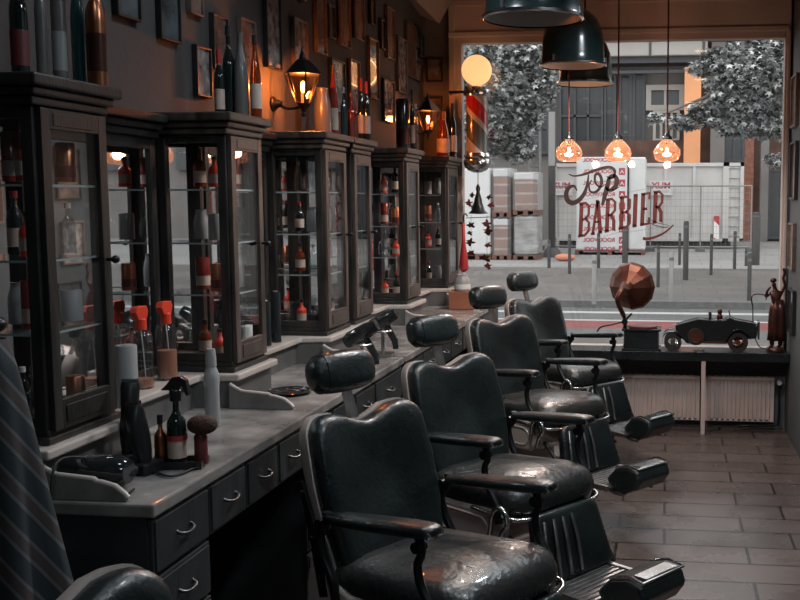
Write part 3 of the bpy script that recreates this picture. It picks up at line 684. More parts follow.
TB = [  # px, base y, top y, width px, profile, mat, cap, label mat, name, label, cat
    (21, 72, -40, 17, WINE, 'darkglass', 'black', 'darkred', 'wine_bottle', 'dark bottle with red label, leftmost on the nearest cabinet', -1.66),
    (43, 74, -45, 11, WINE, 'greyglass', 'black', None, 'wine_bottle', 'slim grey bottle, second on the nearest cabinet', -1.66),
    (61, 76, -45, 14, TIN, 'greyglass', None, 'grey', 'bottle_tube', 'grey cylindrical gift tube on the nearest cabinet', -1.64),
    (80, 79, -40, 13, WINE, 'teal', 'black', None, 'wine_bottle', 'dark teal bottle on the nearest cabinet, beside the copper one', -1.63),
    (98, 83, -18, 19, SQUAT, 'copper', 'black', 'bronze', 'copper_bottle', 'copper bottle with dark shoulder, rightmost on the nearest cabinet', -1.60),
    (220, 110, 50, 10, WINE, 'darkglass', 'red', 'cream', 'wine_bottle', 'dark wine bottle with red capsule on the second cabinet', -1.66),
    (230, 110, 27, 13, WINE, 'darkglass', 'black', None, 'wine_bottle', 'tall black wine bottle on the second cabinet', -1.70),
    (242, 113, 33, 15, CHAMP, 'greyglass', None, None, 'stoneware_bottle', 'pale grey long necked bottle on the second cabinet', -1.62),
    (257, 113, 36, 11, CHAMP, 'amber', 'black', 'cream', 'liquor_bottle', 'amber bottle behind the grey one, glowing orange', -1.68),
    (323, 131, 88, 17, JUG, 'greyglass', None, None, 'stoneware_jug', 'wide grey jug on the third cabinet, right of the lantern', -1.66),
    (334, 132, 66, 9, CHAMP, 'redglass', 'copper', 'cream', 'liquor_bottle', 'slim red bottle with copper top on the third cabinet', -1.66),
    (344, 134, 88, 6, WINE, 'teal', 'white', None, 'liquor_bottle', 'teal bottle with white cap on the third cabinet', -1.66),
    (352, 136, 92, 8, SQUAT, 'redglass', 'copper', 'darkred', 'whisky_bottle', 'square brown whisky bottle standing on the third cabinet', -1.66),
    (362, 139, 79, 7, WINE, 'darkglass', 'red', 'cream', 'liquor_bottle', 'black bottle with red cap, left one of the pair on the fourth cabinet', -1.62),
    (371.5, 141, 82, 7, WINE, 'darkglass', 'red', 'grey', 'liquor_bottle', 'black bottle with red cap, right one of the pair on the fourth cabinet', -1.62),
    (403, 149, 99, 13, TIN, 'blackgloss', None, 'bronze', 'bottle_tin', 'tall black tin with copper band on the fifth cabinet', -1.62),
    (412.8, 151, 90, 5, WINE, 'darkglass', 'black', 'cream', 'wine_bottle', 'dark bottle just right of the tall tin', -1.62),
    (421, 151, 104, 5, CHAMP, 'clear', 'white', None, 'clear_bottle', 'small clear bottle at the far edge of the fifth cabinet', -1.58),
    (443.5, 155, 112, 13, CHAMP, 'amber', 'copper', 'cream', 'cognac_bottle', 'amber bottle with round label on the farthest cabinet', -1.62),
    (453, 156, 104, 8, WINE, 'darkglass', 'black', 'white', 'wine_bottle', 'dark bottle with white label on the farthest cabinet', -1.62)]
for px, yb, yt, wp, prof, m_, cap, lb, nm_, lab, X in TB:
    p, w, h = topb(px, yb, yt, wp, X)
    if nm_ == 'copper_bottle': h = .34
    if yt < -20: h = min(h, .36)
    bottle(nm_, lab, 'bottle', p, w, h, prof, M[m_], M[cap] if cap else None, M[lb] if lb else None, group='bottles standing on the display cabinets', capz=.80 if cap == 'red' or nm_ == 'cognac_bottle' else .9)
# things inside the cabinets
shz = [.037, .277, .462, .652]
rnd = random.Random(11)
nth = ['nearest', 'second', 'third', 'fourth', 'fifth', 'farthest']; shn = ['on the floor', 'on the lowest glass shelf', 'on the middle glass shelf', 'on the top glass shelf']; posn = ['near side', 'centre', 'far side']
kinds = [('slim amber', 'bottle', SQUAT, .045, .13, 'amber', 'black', 'cream'), ('clear glass', 'decanter', DEC, .075, .14, 'clear', None, None), ('red capped black', 'bottle', WINE, .042, .15, 'darkglass', 'red', 'cream'), ('white', 'tub', TIN, .055, .09, 'milky', 'black', None),
         ('dark red', 'tin', TIN, .05, .12, 'redglass', 'black', 'cream'), ('clear', 'vial', WINE, .035, .13, 'clear', 'white', None), ('orange', 'bottle', SQUAT, .045, .11, 'orange', 'black', 'cream'), ('grey', 'canister', JUG, .055, .12, 'grey', 'blackgloss', None), ('copper', 'tin', TIN, .05, .10, 'copper', None, 'darkred')]
for k in range(6):
    for s_ in range(4):
        for q in range(3 if k < 5 else 2):
            kd = kinds[(k*5+s_*3+q*4+rnd.randint(0, 1)) % len(kinds)]; w_ = cabs[k][1]-cabs[k][0]
            z = ZL+.001+shz[s_]+.0075 if s_ else ZL+.0385
            bottle('cabinet_'+kd[1], '%s %s %s of the %s display cabinet, %s' % (kd[0], kd[1], shn[s_], nth[k], posn[q]), 'bottle' if kd[1] in ('bottle', 'vial', 'decanter') else 'tin', (-1.665+(.05, -.045, .05)[q], cabs[k][0]+w_*(.24, .52, .80)[q], z), kd[3], kd[4]*rnd.uniform(.9, 1.1), kd[2], M[kd[5]], M[kd[6]] if kd[6] else None, M[kd[7]] if kd[7] else None, group='bottles and jars inside the display cabinets', seg=14)
# on the ledges in front of the mirrors
def spray(px, py, label, X=-1.70, z=ZL+.002, s=1.0, liquid='peach', full=True):
    p = onx(px, py, X); t = thing('spray_bottle', label, 'spray bottle', (X, p.y, z), group='orange topped spray bottles by the first mirror')
    MB().lathe([(0, 0), (.034*s, 0), (.036*s, .01), (.036*s, .17*s), (.028*s, .185*s), (.016*s, .19*s), (.016*s, .20*s), (0, .2*s)], seg=20).build('body', M['clear'], t, smooth=True)
    MB().lathe([(0, .004), (.032*s, .004), (.032*s, (.10 if full else .03)*s), (0, (.10 if full else .03)*s)], seg=20).build('liquid', M[liquid], t, smooth=True)
    b = MB(); b.lathe([(0, .19*s), (.018*s, .19*s), (.018*s, .225*s), (.012*s, .23*s), (0, .23*s)], seg=14); b.prism([(-.03, .225), (.02, .225), (.03, .25), (.02, .268), (-.035, .268), (-.045, .25)], -.012, .012, 'x', Matrix.Scale(s, 4))
    b.build('trigger_head', M['orange'], t, bevel=.002)
    b = MB(); b.tube(curve_pts([(0, 0, .19*s), (0, .01, .12*s), (0, .02, .02)]), .002, 6); b.build('dip_tube', M['white'], t)
spray(143, 383, 'orange topped spray bottle, left one, next to the white canister', full=False)
spray(168, 381, 'orange topped spray bottle with peach liquid, left of second cabinet')
def can(name, label, cat, px, py, X, w, h, m_, cap, prof=TIN, z=ZL+.002, **k):
    p = onx(px, py, X); Y = {272: 3.80, 281: 3.90, 287: 4.02, 293: 4.13}.get(px, p.y); return bottle(name, label, cat, (X, Y, z), w, h, prof, M[m_], M[cap] if cap else None, **k)
LEDGE = [('canister', 'white cylindrical canister behind the hair clippers', 128, 400, -1.585, .062, .185, 'milky', 'grey', TIN), ('glass_jar', 'clear glass jar on ledge at the second mirror', 272, 345, -1.70, .05, .12, 'clear', None, TIN),
         ('disinfectant_jar', 'pale milky jar on the ledge by the second mirror', 281, 341, -1.70, .075, .10, 'white', None, TIN), ('spray_can', 'slim dark spray can in front of the second mirror', 287, 340, -1.68, .045, .19, 'blackgloss', 'white', TIN),
         ('spray_can', 'tall black spray can beside the third cabinet', 293, 338, -1.68, .045, .22, 'blackgloss', 'grey', TIN),]
for nm_, lab, px, py, X, w, h, m_, cap, prof in LEDGE: can(nm_, lab, 'jar' if 'jar' in nm_ else 'bottle', px, py, X, w, h, m_, cap, prof, group='jars and bottles on the stone ledge')
# ------------------------------------------------------------------ on the near worktop
zk = ZK+.001
p = onz(212, 421, zk); p.x = -1.36; p = onz(213, 424, zk)
p = Vector((-1.46, onx(213, 424, -1.46).y, zk))
t = thing('mist_bottle', 'clear plastic mist bottle standing alone on the marble worktop', 'bottle', p)
hh = onx(213, 348, -1.46).z-zk
MB().lathe([(0, 0), (.023, 0), (.025, .01), (.023, hh*.50), (.026, hh*.62), (.022, hh*.70), (.016, hh*.76), (.014, hh*.80), (0, hh*.80)], seg=22).build('body', M['white'], t, smooth=True).data.materials[0] = M['milky']
MB().lathe([(0, hh*.78), (.017, hh*.78), (.017, hh*.88), (.014, hh*1.0), (0, hh*1.0)], seg=16).build('cap', M['milky'], t, smooth=True)
# tray with bottles
def gp(px, py): q = onz(px, py, zk); return q
q = gp(178, 466)
tr = thing('product_tray', 'small black tray holding the bottles on the near worktop', 'tray', (q.x, q.y, zk), R(10))
b = MB(); b.box((-.075, -.04, 0), (.075, .04, .006)); b.box((-.075, -.04, .006), (.075, -.036, .02)); b.box((-.075, .036, .006), (.075, .04, .02)); b.box((-.075, -.036, .006), (-.071, .036, .02)); b.box((.071, -.036, .006), (.075, .036, .02))
b.build('tray_body', M['black'], tr, bevel=.001)
def onq(px, dx, dy): return Vector((q.x+dx, q.y+dy, zk+.0075))
k_ = lambda x: Vector((q.x+(x-178)/F*2.42*1.0, q.y+(x-178)/F*2.42*.18, zk+.0075))
bottle('copper_atomiser', 'copper coloured bottle at the left end of the tray', 'bottle', k_(160), .034, .135, SQUAT, M['copper'], M['black'], group='bottles in the tray', capz=.84)
t = bottle('spray_bottle', 'black trigger spray bottle with cream label in the tray', 'spray bottle', k_(178), .052, .19, WINE, M['darkglass'], None, M['cream'], labz=(.10, .38), group='bottles in the tray')
MB().lathe([(.0275, .068), (.0285, .068), (.0285, .082), (.0275, .082)], seg=20, cap=False).build('label_band', M['labelred'], t)
b = MB(); b.lathe([(0, .175), (.016, .175), (.016, .205), (.009, .21), (0, .21)], seg=12)
b.prism([(-.040, .205), (-.025, .218), (-.005, .241), (.018, .245), (.035, .235), (.042, .193), (.034, .191), (.022, .218), (.012, .205)], -.009, .009, 'y'); b.build('trigger_head', M['black'], t, bevel=.002)
t = thing('shaving_brush', 'brown bristle brush with dark red handle beside the black spray bottle', 'brush', k_(204))
MB().lathe([(0, 0), (.018, 0), (.018, .075), (.012, .085), (0, .085)], seg=16).build('handle', M['darkred'], t, smooth=True)
b = MB(); b.ell((.006, 0, .108), (.042, .030, .027), 2.2); b.build('bristles', M['brush'], t, smooth=True)
# clippers
def clipper(px, py, label, h=.16, rz=0, lean=0, m_='black'):
    u = gp(px, py); t = thing('hair_clipper', label, 'hair clipper', u, rz, group='hair clippers on stands')
    b = MB(); b.prism(rrect(-.032, .032, -.04, .04, .012), 0, .03); b.build('charging_stand', M['black'], t, bevel=.004)
    mx = Matrix.Rotation(R(lean), 4, 'Y')
    b = MB(); rs = []
    for z, a, c in ((.025, .018, .022), (.06, .023, .028), (.10, .026, .031), (.14, .023, .029), (h, .026, .022), (h+.015, .024, .012)):
        rs.append([mx @ Vector((a*_c(k), c*_s(k), z)) for k in [2*PI*i/16 for i in range(16)]])
    b.rings(rs); bo = b.build('body', M[m_], t, smooth=True)
    b = MB(); b.box((-.022, -.006, h+.012), (.022, .006, h+.024), mx); b.build('blade', M['chrome'], bo)
    b = MB(); b.box((.017, -.006, .08), (.021, .006, .11), mx); b.build('switch', M['dull_chrome'], bo)
clipper(129, 463, 'black hair clipper in its stand, leftmost, in front of the white canister', .215, .3, 3)
clipper(146, 472, 'black hair clipper leaning towards the tray', .17, -.2, -10)
# hair dryer
u = gp(102, 488); t = thing('hair_dryer', 'black hair dryer resting among cables on the near worktop end', 'hair dryer', (u.x-.015, u.y, zk+.045), R(180))
b = MB(); b.lathe([(0, -.09), (.03, -.09), (.042, -.07), (.043, 0), (.036, .05), (.028, .09), (.03, .10), (0, .10)], seg=20, mx=Matrix.Rotation(PI/2, 4, 'Y')); b.build('barrel', M['blackgloss'], t, smooth=True)
b = MB(); b.tube([(-.03, 0, -.01), (-.04, -.06, -.02), (-.045, -.10, -.026)], [.02, .018, .015], 12); b.build('grip', M['black'], t, smooth=True)
# cables
t = thing('power_cables', 'tangle of black cables hanging over the near end of worktop', 'cables', (0, 0, 0))
for k, pts in enumerate([[(112, 472), (104, 466), (97, 470), (92, 468)], [(120, 485), (110, 490), (125, 494), (134, 489)], [(150, 470), (168, 476), (180, 474), (192, 469), (201, 467)]]):
    P = [onz(x, y, ZK+.006) for x, y in pts]
    if k == 0: e = P[-1]; P += [Vector((-1.46, 2.36, ZK+.07)), Vector((-1.47, 2.25, ZK+.10)), Vector((-1.47, 2.205, ZK+.06)), Vector((-1.475, 2.20, ZK-.1)), Vector((-1.47, 2.19, ZK-.3))]
    MB().tube(curve_pts(P, 6), .0035, 6).build('cable', M['rubber'], t, smooth=True)
# black round mat / brush tray at the second mirror
u = onz(290, 381, zk)
u = Vector((-1.42, onx(290, 381, -1.42).y, zk))
t = thing('comb_dish', 'flat black dish with chrome combs, between second cabinet and nearest headrest', 'dish', u)
MB().lathe([(0, 0), (.07, 0), (.085, .012), (.08, .014), (.068, .005), (0, .005)], seg=28).build('dish', M['blackgloss'], t, smooth=True)
b = MB(); b.tube([(-.05, -.02, .012), (.06, .0, .016)], .004, 6); b.tube([(-.04, .03, .012), (.05, -.03, .016)], .003, 6); b.tube(curve_pts([(0, .03, .014), (.03, .05, .014), (.05, .03, .014), (.03, .015, .014)]), .003, 6); b.build('combs', M['chrome'], t, smooth=True)
# holders with tools further along
for (px, py, lab) in ((362, 372, 'black tool holder with hair dryer behind the nearest headrest'), (383, 356, 'black dryer holder at the end of the front worktop')):
    u = onz(px, py, zk); t = thing('dryer_holder', lab, 'dryer holder', u, group='dryer holders on the worktop')
    b = MB(); b.prism(rrect(-.05, .05, -.05, .05, .02), 0, .015); b.cyl((0, 0, .015), (0, 0, .12), .008); b.tube([(.04*_c(k), .04*_s(k), .12) for k in [2*PI*i/20 for i in range(21)]], .005, 6); b.build('stand', M['dull_chrome'], t, smooth=True)
    b = MB(); b.lathe([(0, -.08), (.026, -.08), (.036, -.05), (.034, .03), (.025, .08), (0, .08)], (0, 0, .165), 18, Matrix.Rotation(R(60), 4, 'Y')); b.tube([(.01, 0, .16), (.05, .03, .07), (.055, .03, .03)], [.018, .016, .014], 10); b.build('dryer', M['blackgloss'], t, smooth=True)
# orange box with things at farther worktop
u = onz(438, 308, zk); u.x = -1.385
t = thing('wooden_box', 'orange brown wooden box on the far worktop below the last cabinet', 'box', u, R(5))
MB().box((-.085, -.07, 0), (.085, .07, .12)).build('box_body', mat('orange wood', (.30, .11, .06), .5, var=.2), t, bevel=.004)
bottle('white_tub', 'pale tub sitting on top of the orange wooden box', 'tub', (u.x, u.y, zk+.122), .11, .11, JUG, M['grey'], None, M['white'])
bottle('black_stand', 'thin black stand at the far end of the worktop beside the last cabinet', 'stand', onz(457, 305, zk), .05, .17, CHAMP, M['black'], None)
bottle('dark_jar', 'small dark jar behind the third headrest on the far worktop', 'jar', (-1.30, 7.0, zk), .07, .11, TIN, M['blackgloss'], M['black'])

# ------------------------------------------------------------------ hanging cape at the left
def cape():
    b = MB(); rs = []; n = 44
    top = onx(-5, 330, -1.30); 
    base = Vector((-1.50, 1.95, 0))
    for j in range(15):
        f = j/14; z = 1.36-.98*f; ring = []
        for i in range(n):
            a = 2*PI*i/n; rr = (.03+.155*f**.8)*(1+.20*_s(a*7+f*1.5)*min(1, f*1.6)); ring.append((base.x+rr*_c(a)*1.0, base.y+rr*_s(a)*.9, z-.02*_s(a*7)*f))
        rs.append(ring)
    b.rings(rs, cap=False)
    return b
t = thing('striped_cape', 'grey striped barber cape hanging in folds at the left edge', 'barber cape', (-1.42, 1.95, 0))
cm = stripes('cape stripes', (.014, .021, .024), (.070, .078, .080), 6.0, 'DIAGONAL', .85, c3=(.04, .03, .03))
o = cape().build('cape_cloth', cm, t, smooth=2); o.location = (1.50, -1.95, 0)
sol = o.modifiers.new('s', 'SOLIDIFY'); sol.thickness = .004
t2 = thing('coat_stand', 'slim black coat stand carrying the striped cape', 'coat stand', (-1.42-.08, 1.95, 0))
t2.location = (-1.42-.0, 1.95, 0)
b = MB(); b.cyl((0, 0, 0.02), (0, 0, 1.38), .014); b.lathe([(0, 0), (.16, 0), (.16, .012), (.03, .03), (0, .03)], seg=24); b.ell((0, 0, 1.39), (.03, .03, .02)); b.build('stand_body', M['blackmetal'], t2, smooth=True)

# ------------------------------------------------------------------ window shelf objects
zs = .591
# gramophone
g = ony(643, 350, 7.18)
t = thing('gramophone', 'gramophone with faceted copper horn standing on the window shelf', 'gramophone', (g.x, 7.16, zs))
b = MB(); b.box((-.15, -.11, 0), (.13, .11, .015)); b.box((-.135, -.10, .015), (.115, .10, .14)); b.box((-.15, -.11, .14), (.13, .11, .155)); b.build('case', M['blackgloss'], t, bevel=.004)
b = MB(); b.lathe([(0, .156), (.10, .156), (.10, .168), (0, .17)], (.0, 0, 0), 28); b.build('turntable', M['darkred'], t, smooth=True)
O_ = Vector((g.x, 7.16, zs)); mouth = ony(632, 286, 7.25)-O_; axis = Vector((.30, .94, .06)).normalized(); hb = Vector((-.135, -.03, .23))
q_ = axis.to_track_quat('Z', 'Y').to_matrix().to_4x4(); q_.translation = mouth
prof = [(.176, .0), (.163, -.028), (.125, -.060), (.085, -.085), (.055, -.105), (.034, -.13), (.024, -.17)]
b = MB(); b.rings([[q_ @ Vector((r_*_c(2*PI*i/12), r_*_s(2*PI*i/12), z)) for i in range(12)] for r_, z in prof]+[], cap=False); b.rings([[q_ @ Vector(((r_-.003)*_c(2*PI*i/12), (r_-.003)*_s(2*PI*i/12), z+.001)) for i in range(12)] for r_, z in prof], cap=False)
b.build('horn', M['hornbrown'], t)
e0 = q_ @ Vector((0, 0, -.16))
b = MB(); b.tube(curve_pts([e0, e0+Vector((-.03, -.03, -.03)), e0+Vector((-.045, -.03, -.09)), hb, (-.13, .0, .15)], 5), [.025]*5+[.021]*5+[.018]*5+[.014]*6, 10); b.build('horn_arm', M['hornbrown'], t, smooth=True)
b = MB(); b.tube(curve_pts([(-.14, -.05, .20), (-.22, -.06, .18), (-.30, -.06, .16), (-.33, -.06, .12)], 5), .006, 6); b.cyl((-.14, -.05, .20), (-.08, -.05, .26), .008); b.lathe([(0, -.01), (.022, -.01), (.022, .01), (0, .01)], (-.13, -.05, .20), 14, Matrix.Rotation(PI/2, 4, 'X')); b.build('crank', M['blackmetal'], t, smooth=True)
for sx in (-.13, .11): MB().cbox((sx, -.105, .08), (.008, .008, .12)).build('corner_rail', M['chrome'], t)
# model car
ca = ony(665, 351, 7.15); cb = ony(762, 351, 7.15); Lc = cb.x-ca.x
t = thing('model_car', 'black vintage open tourer model car with spoked wheels on the window shelf', 'model car', (ca.x, 7.14, zs))
s = Lc/1.0
def S(pts): return [(x*s, z*s) for x, z in pts]
body = [(.22, .10), (.30, .08), (.62, .08), (.66, .12), (.93, .14), (.95, .26), (.93, .30), (.72, .335), (.66, .36), (.60, .325), (.44, .33), (.34, .34), (.20, .30), (.10, .27), (.12, .16)]
MB().prism(S(body), -.060, .060, 'y').build('body', M['blackgloss'], t, bevel=.006)
b = MB(); b.box((.45*s, -.045, .31*s), (.60*s, .045, .335*s)); b.cbox((.46*s, 0, .37*s), (.03*s, .09, .08*s)); b.build('seat', M['leather'], t, bevel=.004)
MB().box((.24*s, -.085, .09*s), (.72*s, -.058, .105*s)).build('running_board', M['copper'], t)
for i, (wx, r_) in enumerate(((.08, .088), (.745, .10))):
    for sy in (-1, 1):
        b = MB(); b.lathe([(.062*s/.1*.1, -.014), (r_*s, -.014), (r_*s*1.02, 0), (r_*s, .014), (.62*r_*s, .014), (.60*r_*s, 0), (.62*r_*s, -.014)], (wx*s, sy*.075, r_*s*1.02), 24, Matrix.Rotation(PI/2, 4, 'X'), cap=False)
        w_ = b.build('wheel', M['rubber'], t, smooth=True)
        b = MB(); c_ = Vector((wx*s, sy*.075, r_*s*1.02))
        for k in range(12):
            a = 2*PI*k/12; b.cyl(c_, c_+Vector((.64*r_*s*_c(a), 0, .64*r_*s*_s(a))), .0018, seg=5)
        b.lathe([(0, -.008), (.018, -.008), (.018, .008), (0, .008)], c_, 12, Matrix.Rotation(PI/2, 4, 'X')); b.build('spokes', M['chrome'] if i == 0 else M['copper'], w_)
        # fender
        pts = [(wx-r_*1.25, r_*.9), (wx-r_*1.05, r_*1.9), (wx-.02, r_*2.35), (wx+r_*.9, r_*2.0), (wx+r_*1.6, r_*1.1), (wx+r_*2.6, .10)] if i == 0 else [(wx-r_*1.35, .10), (wx-r_*1.15, r_*1.5), (wx-r_*.5, r_*2.25), (wx+r_*.3, r_*2.35), (wx+r_*1.1, r_*1.8), (wx+r_*1.3, r_*1.3)]
        cp = curve_pts([(x*s, 0, z*s) for x, z in pts], 5); rs = []
        for p_ in cp: rs.append([(p_.x, sy*.075-.022, p_.z-.004), (p_.x, sy*.075-.022, p_.z+.002), (p_.x, sy*.075, p_.z+.007), (p_.x, sy*.075+.022, p_.z+.002), (p_.x, sy*.075+.022, p_.z-.004)])
        MB().rings(rs).build('fender', M['blackgloss'], t, smooth=True)
b = MB(); b.lathe([(0, -.012), (.085*s, -.012), (.09*s, 0), (.085*s, .012), (0, .012)], (.315*s, -.075, .155*s), 24, Matrix.Rotation(PI/2, 4, 'X')); sw = b.build('spare_wheel', M['rubber'], t, smooth=True)
b = MB(); b.lathe([(0, -.014), (.060*s, -.014), (.060*s, .014), (0, .014)], (.315*s, -.0765, .155*s), 24, Matrix.Rotation(PI/2, 4, 'X')); b.build('hub_cap', M['copper'], sw, smooth=True)
b = MB(); b.tube([(.67*s, -.05, .35*s), (.65*s, -.05, .43*s), (.65*s, .05, .43*s), (.67*s, .05, .35*s)], .003, 6); b.build('windscreen_frame', M['chrome'], t)
b = MB(); b.box((.945*s, -.05, .13*s), (.965*s, .05, .32*s)); b.build('grille', M['chrome'], t, bevel=.003)
for sy in (-1, 1): MB().ell((.93*s, sy*.045, .28*s), (.018, .018, .018)).build('headlight', M['chrome'], t, smooth=2)
b = MB(); b.ell((.56*s, -.01, .345*s), (.022, .028, .035)); b.ell((.56*s, -.01, .41*s), (.018, .017, .021)); tag(b.build('driver_figurine', M['bronze'], smooth=2), 'tiny dark driver figure sitting in the model car', 'figurine').location = (ca.x, 7.14, zs)
# bronze lady statue
st = ony(775, 349, 7.14)
t = thing('bronze_figurine', 'reddish bronze figurine of dancing woman at the right end of the shelf', 'figurine', (st.x, 7.14, zs))
MB().lathe([(0, 0), (.065, 0), (.068, .012), (.055, .03), (0, .032)], seg=24).build('base', M['bronze'], t, smooth=True)
me = bpy.data.meshes.new('statue')
J = [(0, 0, .27, .030), (0, 0, .34, .026), (-.004, 0, .40, .030), (-.006, 0, .44, .012), (-.012, 0, .462, .012), (-.018, -.002, .49, .021),  # pelvis waist chest neck headbase head
     (-.035, 0, .415, .012), (-.062, -.01, .385, .010), (-.055, -.025, .43, .008), (-.035, -.03, .465, .007),   # left arm up to the face
     (.03, 0, .42, .012), (.05, 0, .47, .010), (.035, 0, .53, .008),   # right arm raised
     (-.015, 0, .22, .028), (-.022, -.01, .13, .020), (-.018, 0, .04, .014), (-.035, -.02, .032, .010),
     (.02, 0, .22, .028), (.035, .01, .13, .018), (.028, .015, .04, .013), (.015, -.005, .032, .010)]
E_ = [(0, 1), (1, 2), (2, 3), (3, 4), (4, 5), (2, 6), (6, 7), (7, 8), (8, 9), (2, 10), (10, 11), (11, 12), (0, 13), (13, 14), (14, 15), (15, 16), (0, 17), (17, 18), (18, 19), (19, 20)]
me.from_pydata([j[:3] for j in J], E_, []); so = bpy.data.objects.new('figure', me); C.objects.link(so); so.parent = t; so.scale = (1.2, 1.2, 1); me.materials.append(M['bronze'])
sm = so.modifiers.new('skin', 'SKIN'); sm.use_smooth_shade = True
for i, j in enumerate(J): me.skin_vertices[0].data[i].radius = (j[3], j[3])
me.skin_vertices[0].data[0].use_root = True
ss = so.modifiers.new('sub', 'SUBSURF'); ss.levels = 2; ss.render_levels = 2
b = MB(); rs = []
for z, r_ in ((.37, .036), (.30, .056), (.22, .060), (.14, .060), (.08, .066)):
    rs.append([(.012+r_*_c(a)*(1+.12*_s(a*6)), r_*.8*_s(a)*(1+.12*_s(a*6+1)), z) for a in [2*PI*k/30 for k in range(30)]])
b.rings(rs); b.build('dress', M['bronze'], t, smooth=2)
b = MB(); b.tube(curve_pts([(.045, 0, .52), (.055, .0, .56), (.045, 0, .59)]), [.010]*12+[.004], 6); b.ell((-.022, 0, .505), (.023, .022, .018)); b.build('headdress', M['bronze'], t, smooth=2)
# handle loop left of the figure
MB().tube(curve_pts([(-.15, .12, .30), (-.16, .12, .37), (-.13, .12, .395), (-.07, .10, .39), (-.06, .08, .36)]), .005, 6).build('ring_prop', M['blackmetal'], t, smooth=True)
b = MB(); b.tube(curve_pts([(-.15, .12, .30), (-.14, .12, .12), (-.10, .10, .02), (-.05, .03, .015)]), .004, 6); b.build('prop_stem', M['blackmetal'], t)
# second black box and small things between gramophone and car
t = thing('small_dish', 'small glass dish on the shelf in front of the model car', 'dish', (ca.x+.24, 7.045, zs)); MB().lathe([(0, 0), (.03, 0), (.045, .012), (.043, .014), (.028, .004), (0, .004)], seg=20).build('dish_body', M['clear'], t, smooth=True)

# hanging ornaments in the window
t = thing('hanging_mobile', 'dark red wire mobile with discs and bell shape hanging before the window', 'mobile', (ony(478, 171, 7.22).x, 7.22, ony(478, 171, 7.22).z))
o0 = Vector(t.location)
def W(px, py): return ony(px, py, 7.22)-o0
b = MB(); b.cyl(W(478, 172.5), W(478, 200), .003, seg=6); b.tube([W(466, 218), W(490, 217)], .003, 6); b.tube([W(471, 215), W(471, 262)], .0015, 5); b.tube([W(487, 215), W(487, 270)], .0015, 5); b.build('wires', M['blackmetal'], t)
b = MB(); b.lathe([(.005, 0), (.018, -.03), (.012, -.06), (.028, -.11), (.032, -.14), (.05, -.19), (.075, -.215), (0, -.22)], W(478, 184), 12); b.build('bell', M['blackmetal'], t, smooth=True)
orn = [(469, 203, 4), (472, 195, 3), (489, 197, 3), (491, 205, 3.5), (471, 225, 4), (470, 233, 3), (487, 224, 5), (488, 231, 5), (470, 242, 4.5), (488, 245, 3.5), (471, 253, 4), (486, 258, 5), (488, 266, 4), (474, 207, 4)]
for i, (x, y, r_) in enumerate(orn):
    b = MB(); r2 = r_/185
    b.prism([(r2*(1+.55*_s(k*2.3+i))*_c(2*PI*k/14)*1.2, r2*(1+.45*_c(k*1.7+i))*_s(2*PI*k/14)) for k in range(14)], -.004, .004, 'y', Matrix.Translation(W(x, y)))
    b.build('ornament', M['darkred'] if i % 3 == 0 else M['bronze'], t)
t = thing('red_umbrella', 'furled red cloth hanging at the left window edge above the worktop', 'umbrella', ony(463.5, 222, 7.1))
b = MB(); b.lathe([(0, 0), (.012, -.01), (.014, -.15), (.03, -.26), (.036, -.34), (.01, -.36), (0, -.362)], seg=10); b.build('cloth', M['red'], t, smooth=True)
MB().tube(curve_pts([(0, 0, 0), (0, 0, .04), (.015, 0, .06), (.03, 0, .04)]), .005, 6).build('handle', M['blackmetal'], t)

# ------------------------------------------------------------------ lettering on the glass
YL = YW+.018
wl = thing('window_lettering', 'dark red shop name lettering with a razor painted on the window', 'window lettering', (ony(620, 200, YL).x, YL, ony(620, 200, YL).z))
o0 = Vector(wl.location)
lm = mat('lettering red', (.11, .018, .018), .5); lk = mat('lettering black', (.02, .008, .008), .5)
def stroke(b, pts, w, off=0):
    """flat ribbon in the XZ plane through pixel points; w = width px (number or list)"""
    P = [ony(x, y, YL)-o0 for x, y in pts]; n = len(P); L_, R__ = [], []
    for i, p in enumerate(P):
        tt = P[min(i+1, n-1)]-P[max(i-1, 0)]; nn = Vector((-tt.z, 0, tt.x)).normalized()
        ww = (w[i] if isinstance(w, list) else w)/137/2
        L_.append(b.v(p+nn*ww+Vector((0, off, 0)))); R__.append(b.v(p-nn*ww+Vector((0, off, 0))))
    for i in range(n-1): b._f([L_[i], L_[i+1], R__[i+1], R__[i]])
def z5(pts): return [(550+x/5, 140+y/5) for x, y in pts]
def sm2(pts, n=6): return [(p.x, p.y) for p in curve_pts([(a, c, 0) for a, c in pts], n)]
b = MB()
def script(pts, w0, w1, n=6):
    p = sm2(z5(pts), n); k = len(p); stroke(b, p, [1.2*(w0+(w1-w0)*_s(PI*i/(k-1))) for i in range(k)], -.0004)
script([(93, 170), (120, 180), (170, 172), (230, 150), (275, 138), (305, 138), (324, 155), (318, 185), (298, 192), (282, 180)], .7, 2.6)
script([(192, 172), (188, 215), (172, 265), (145, 300), (112, 315), (86, 298), (82, 262), (98, 236), (122, 232), (134, 254)], 1.0, 4.2)
script([(208, 200), (196, 225), (200, 255), (222, 262), (245, 245), (258, 210), (252, 180), (238, 168), (225, 180), (228, 215), (250, 235), (272, 225)], .8, 2.6)
script([(298, 182), (290, 220), (275, 275), (262, 325)], 2.0, 4.0)
script([(283, 205), (300, 182), (322, 180), (334, 200), (328, 230), (305, 250), (286, 246), (280, 232)], .8, 4.0)
script([(305, 250), (325, 246), (345, 235)], .6, 1.0)
b.build('script_word', lk, wl)
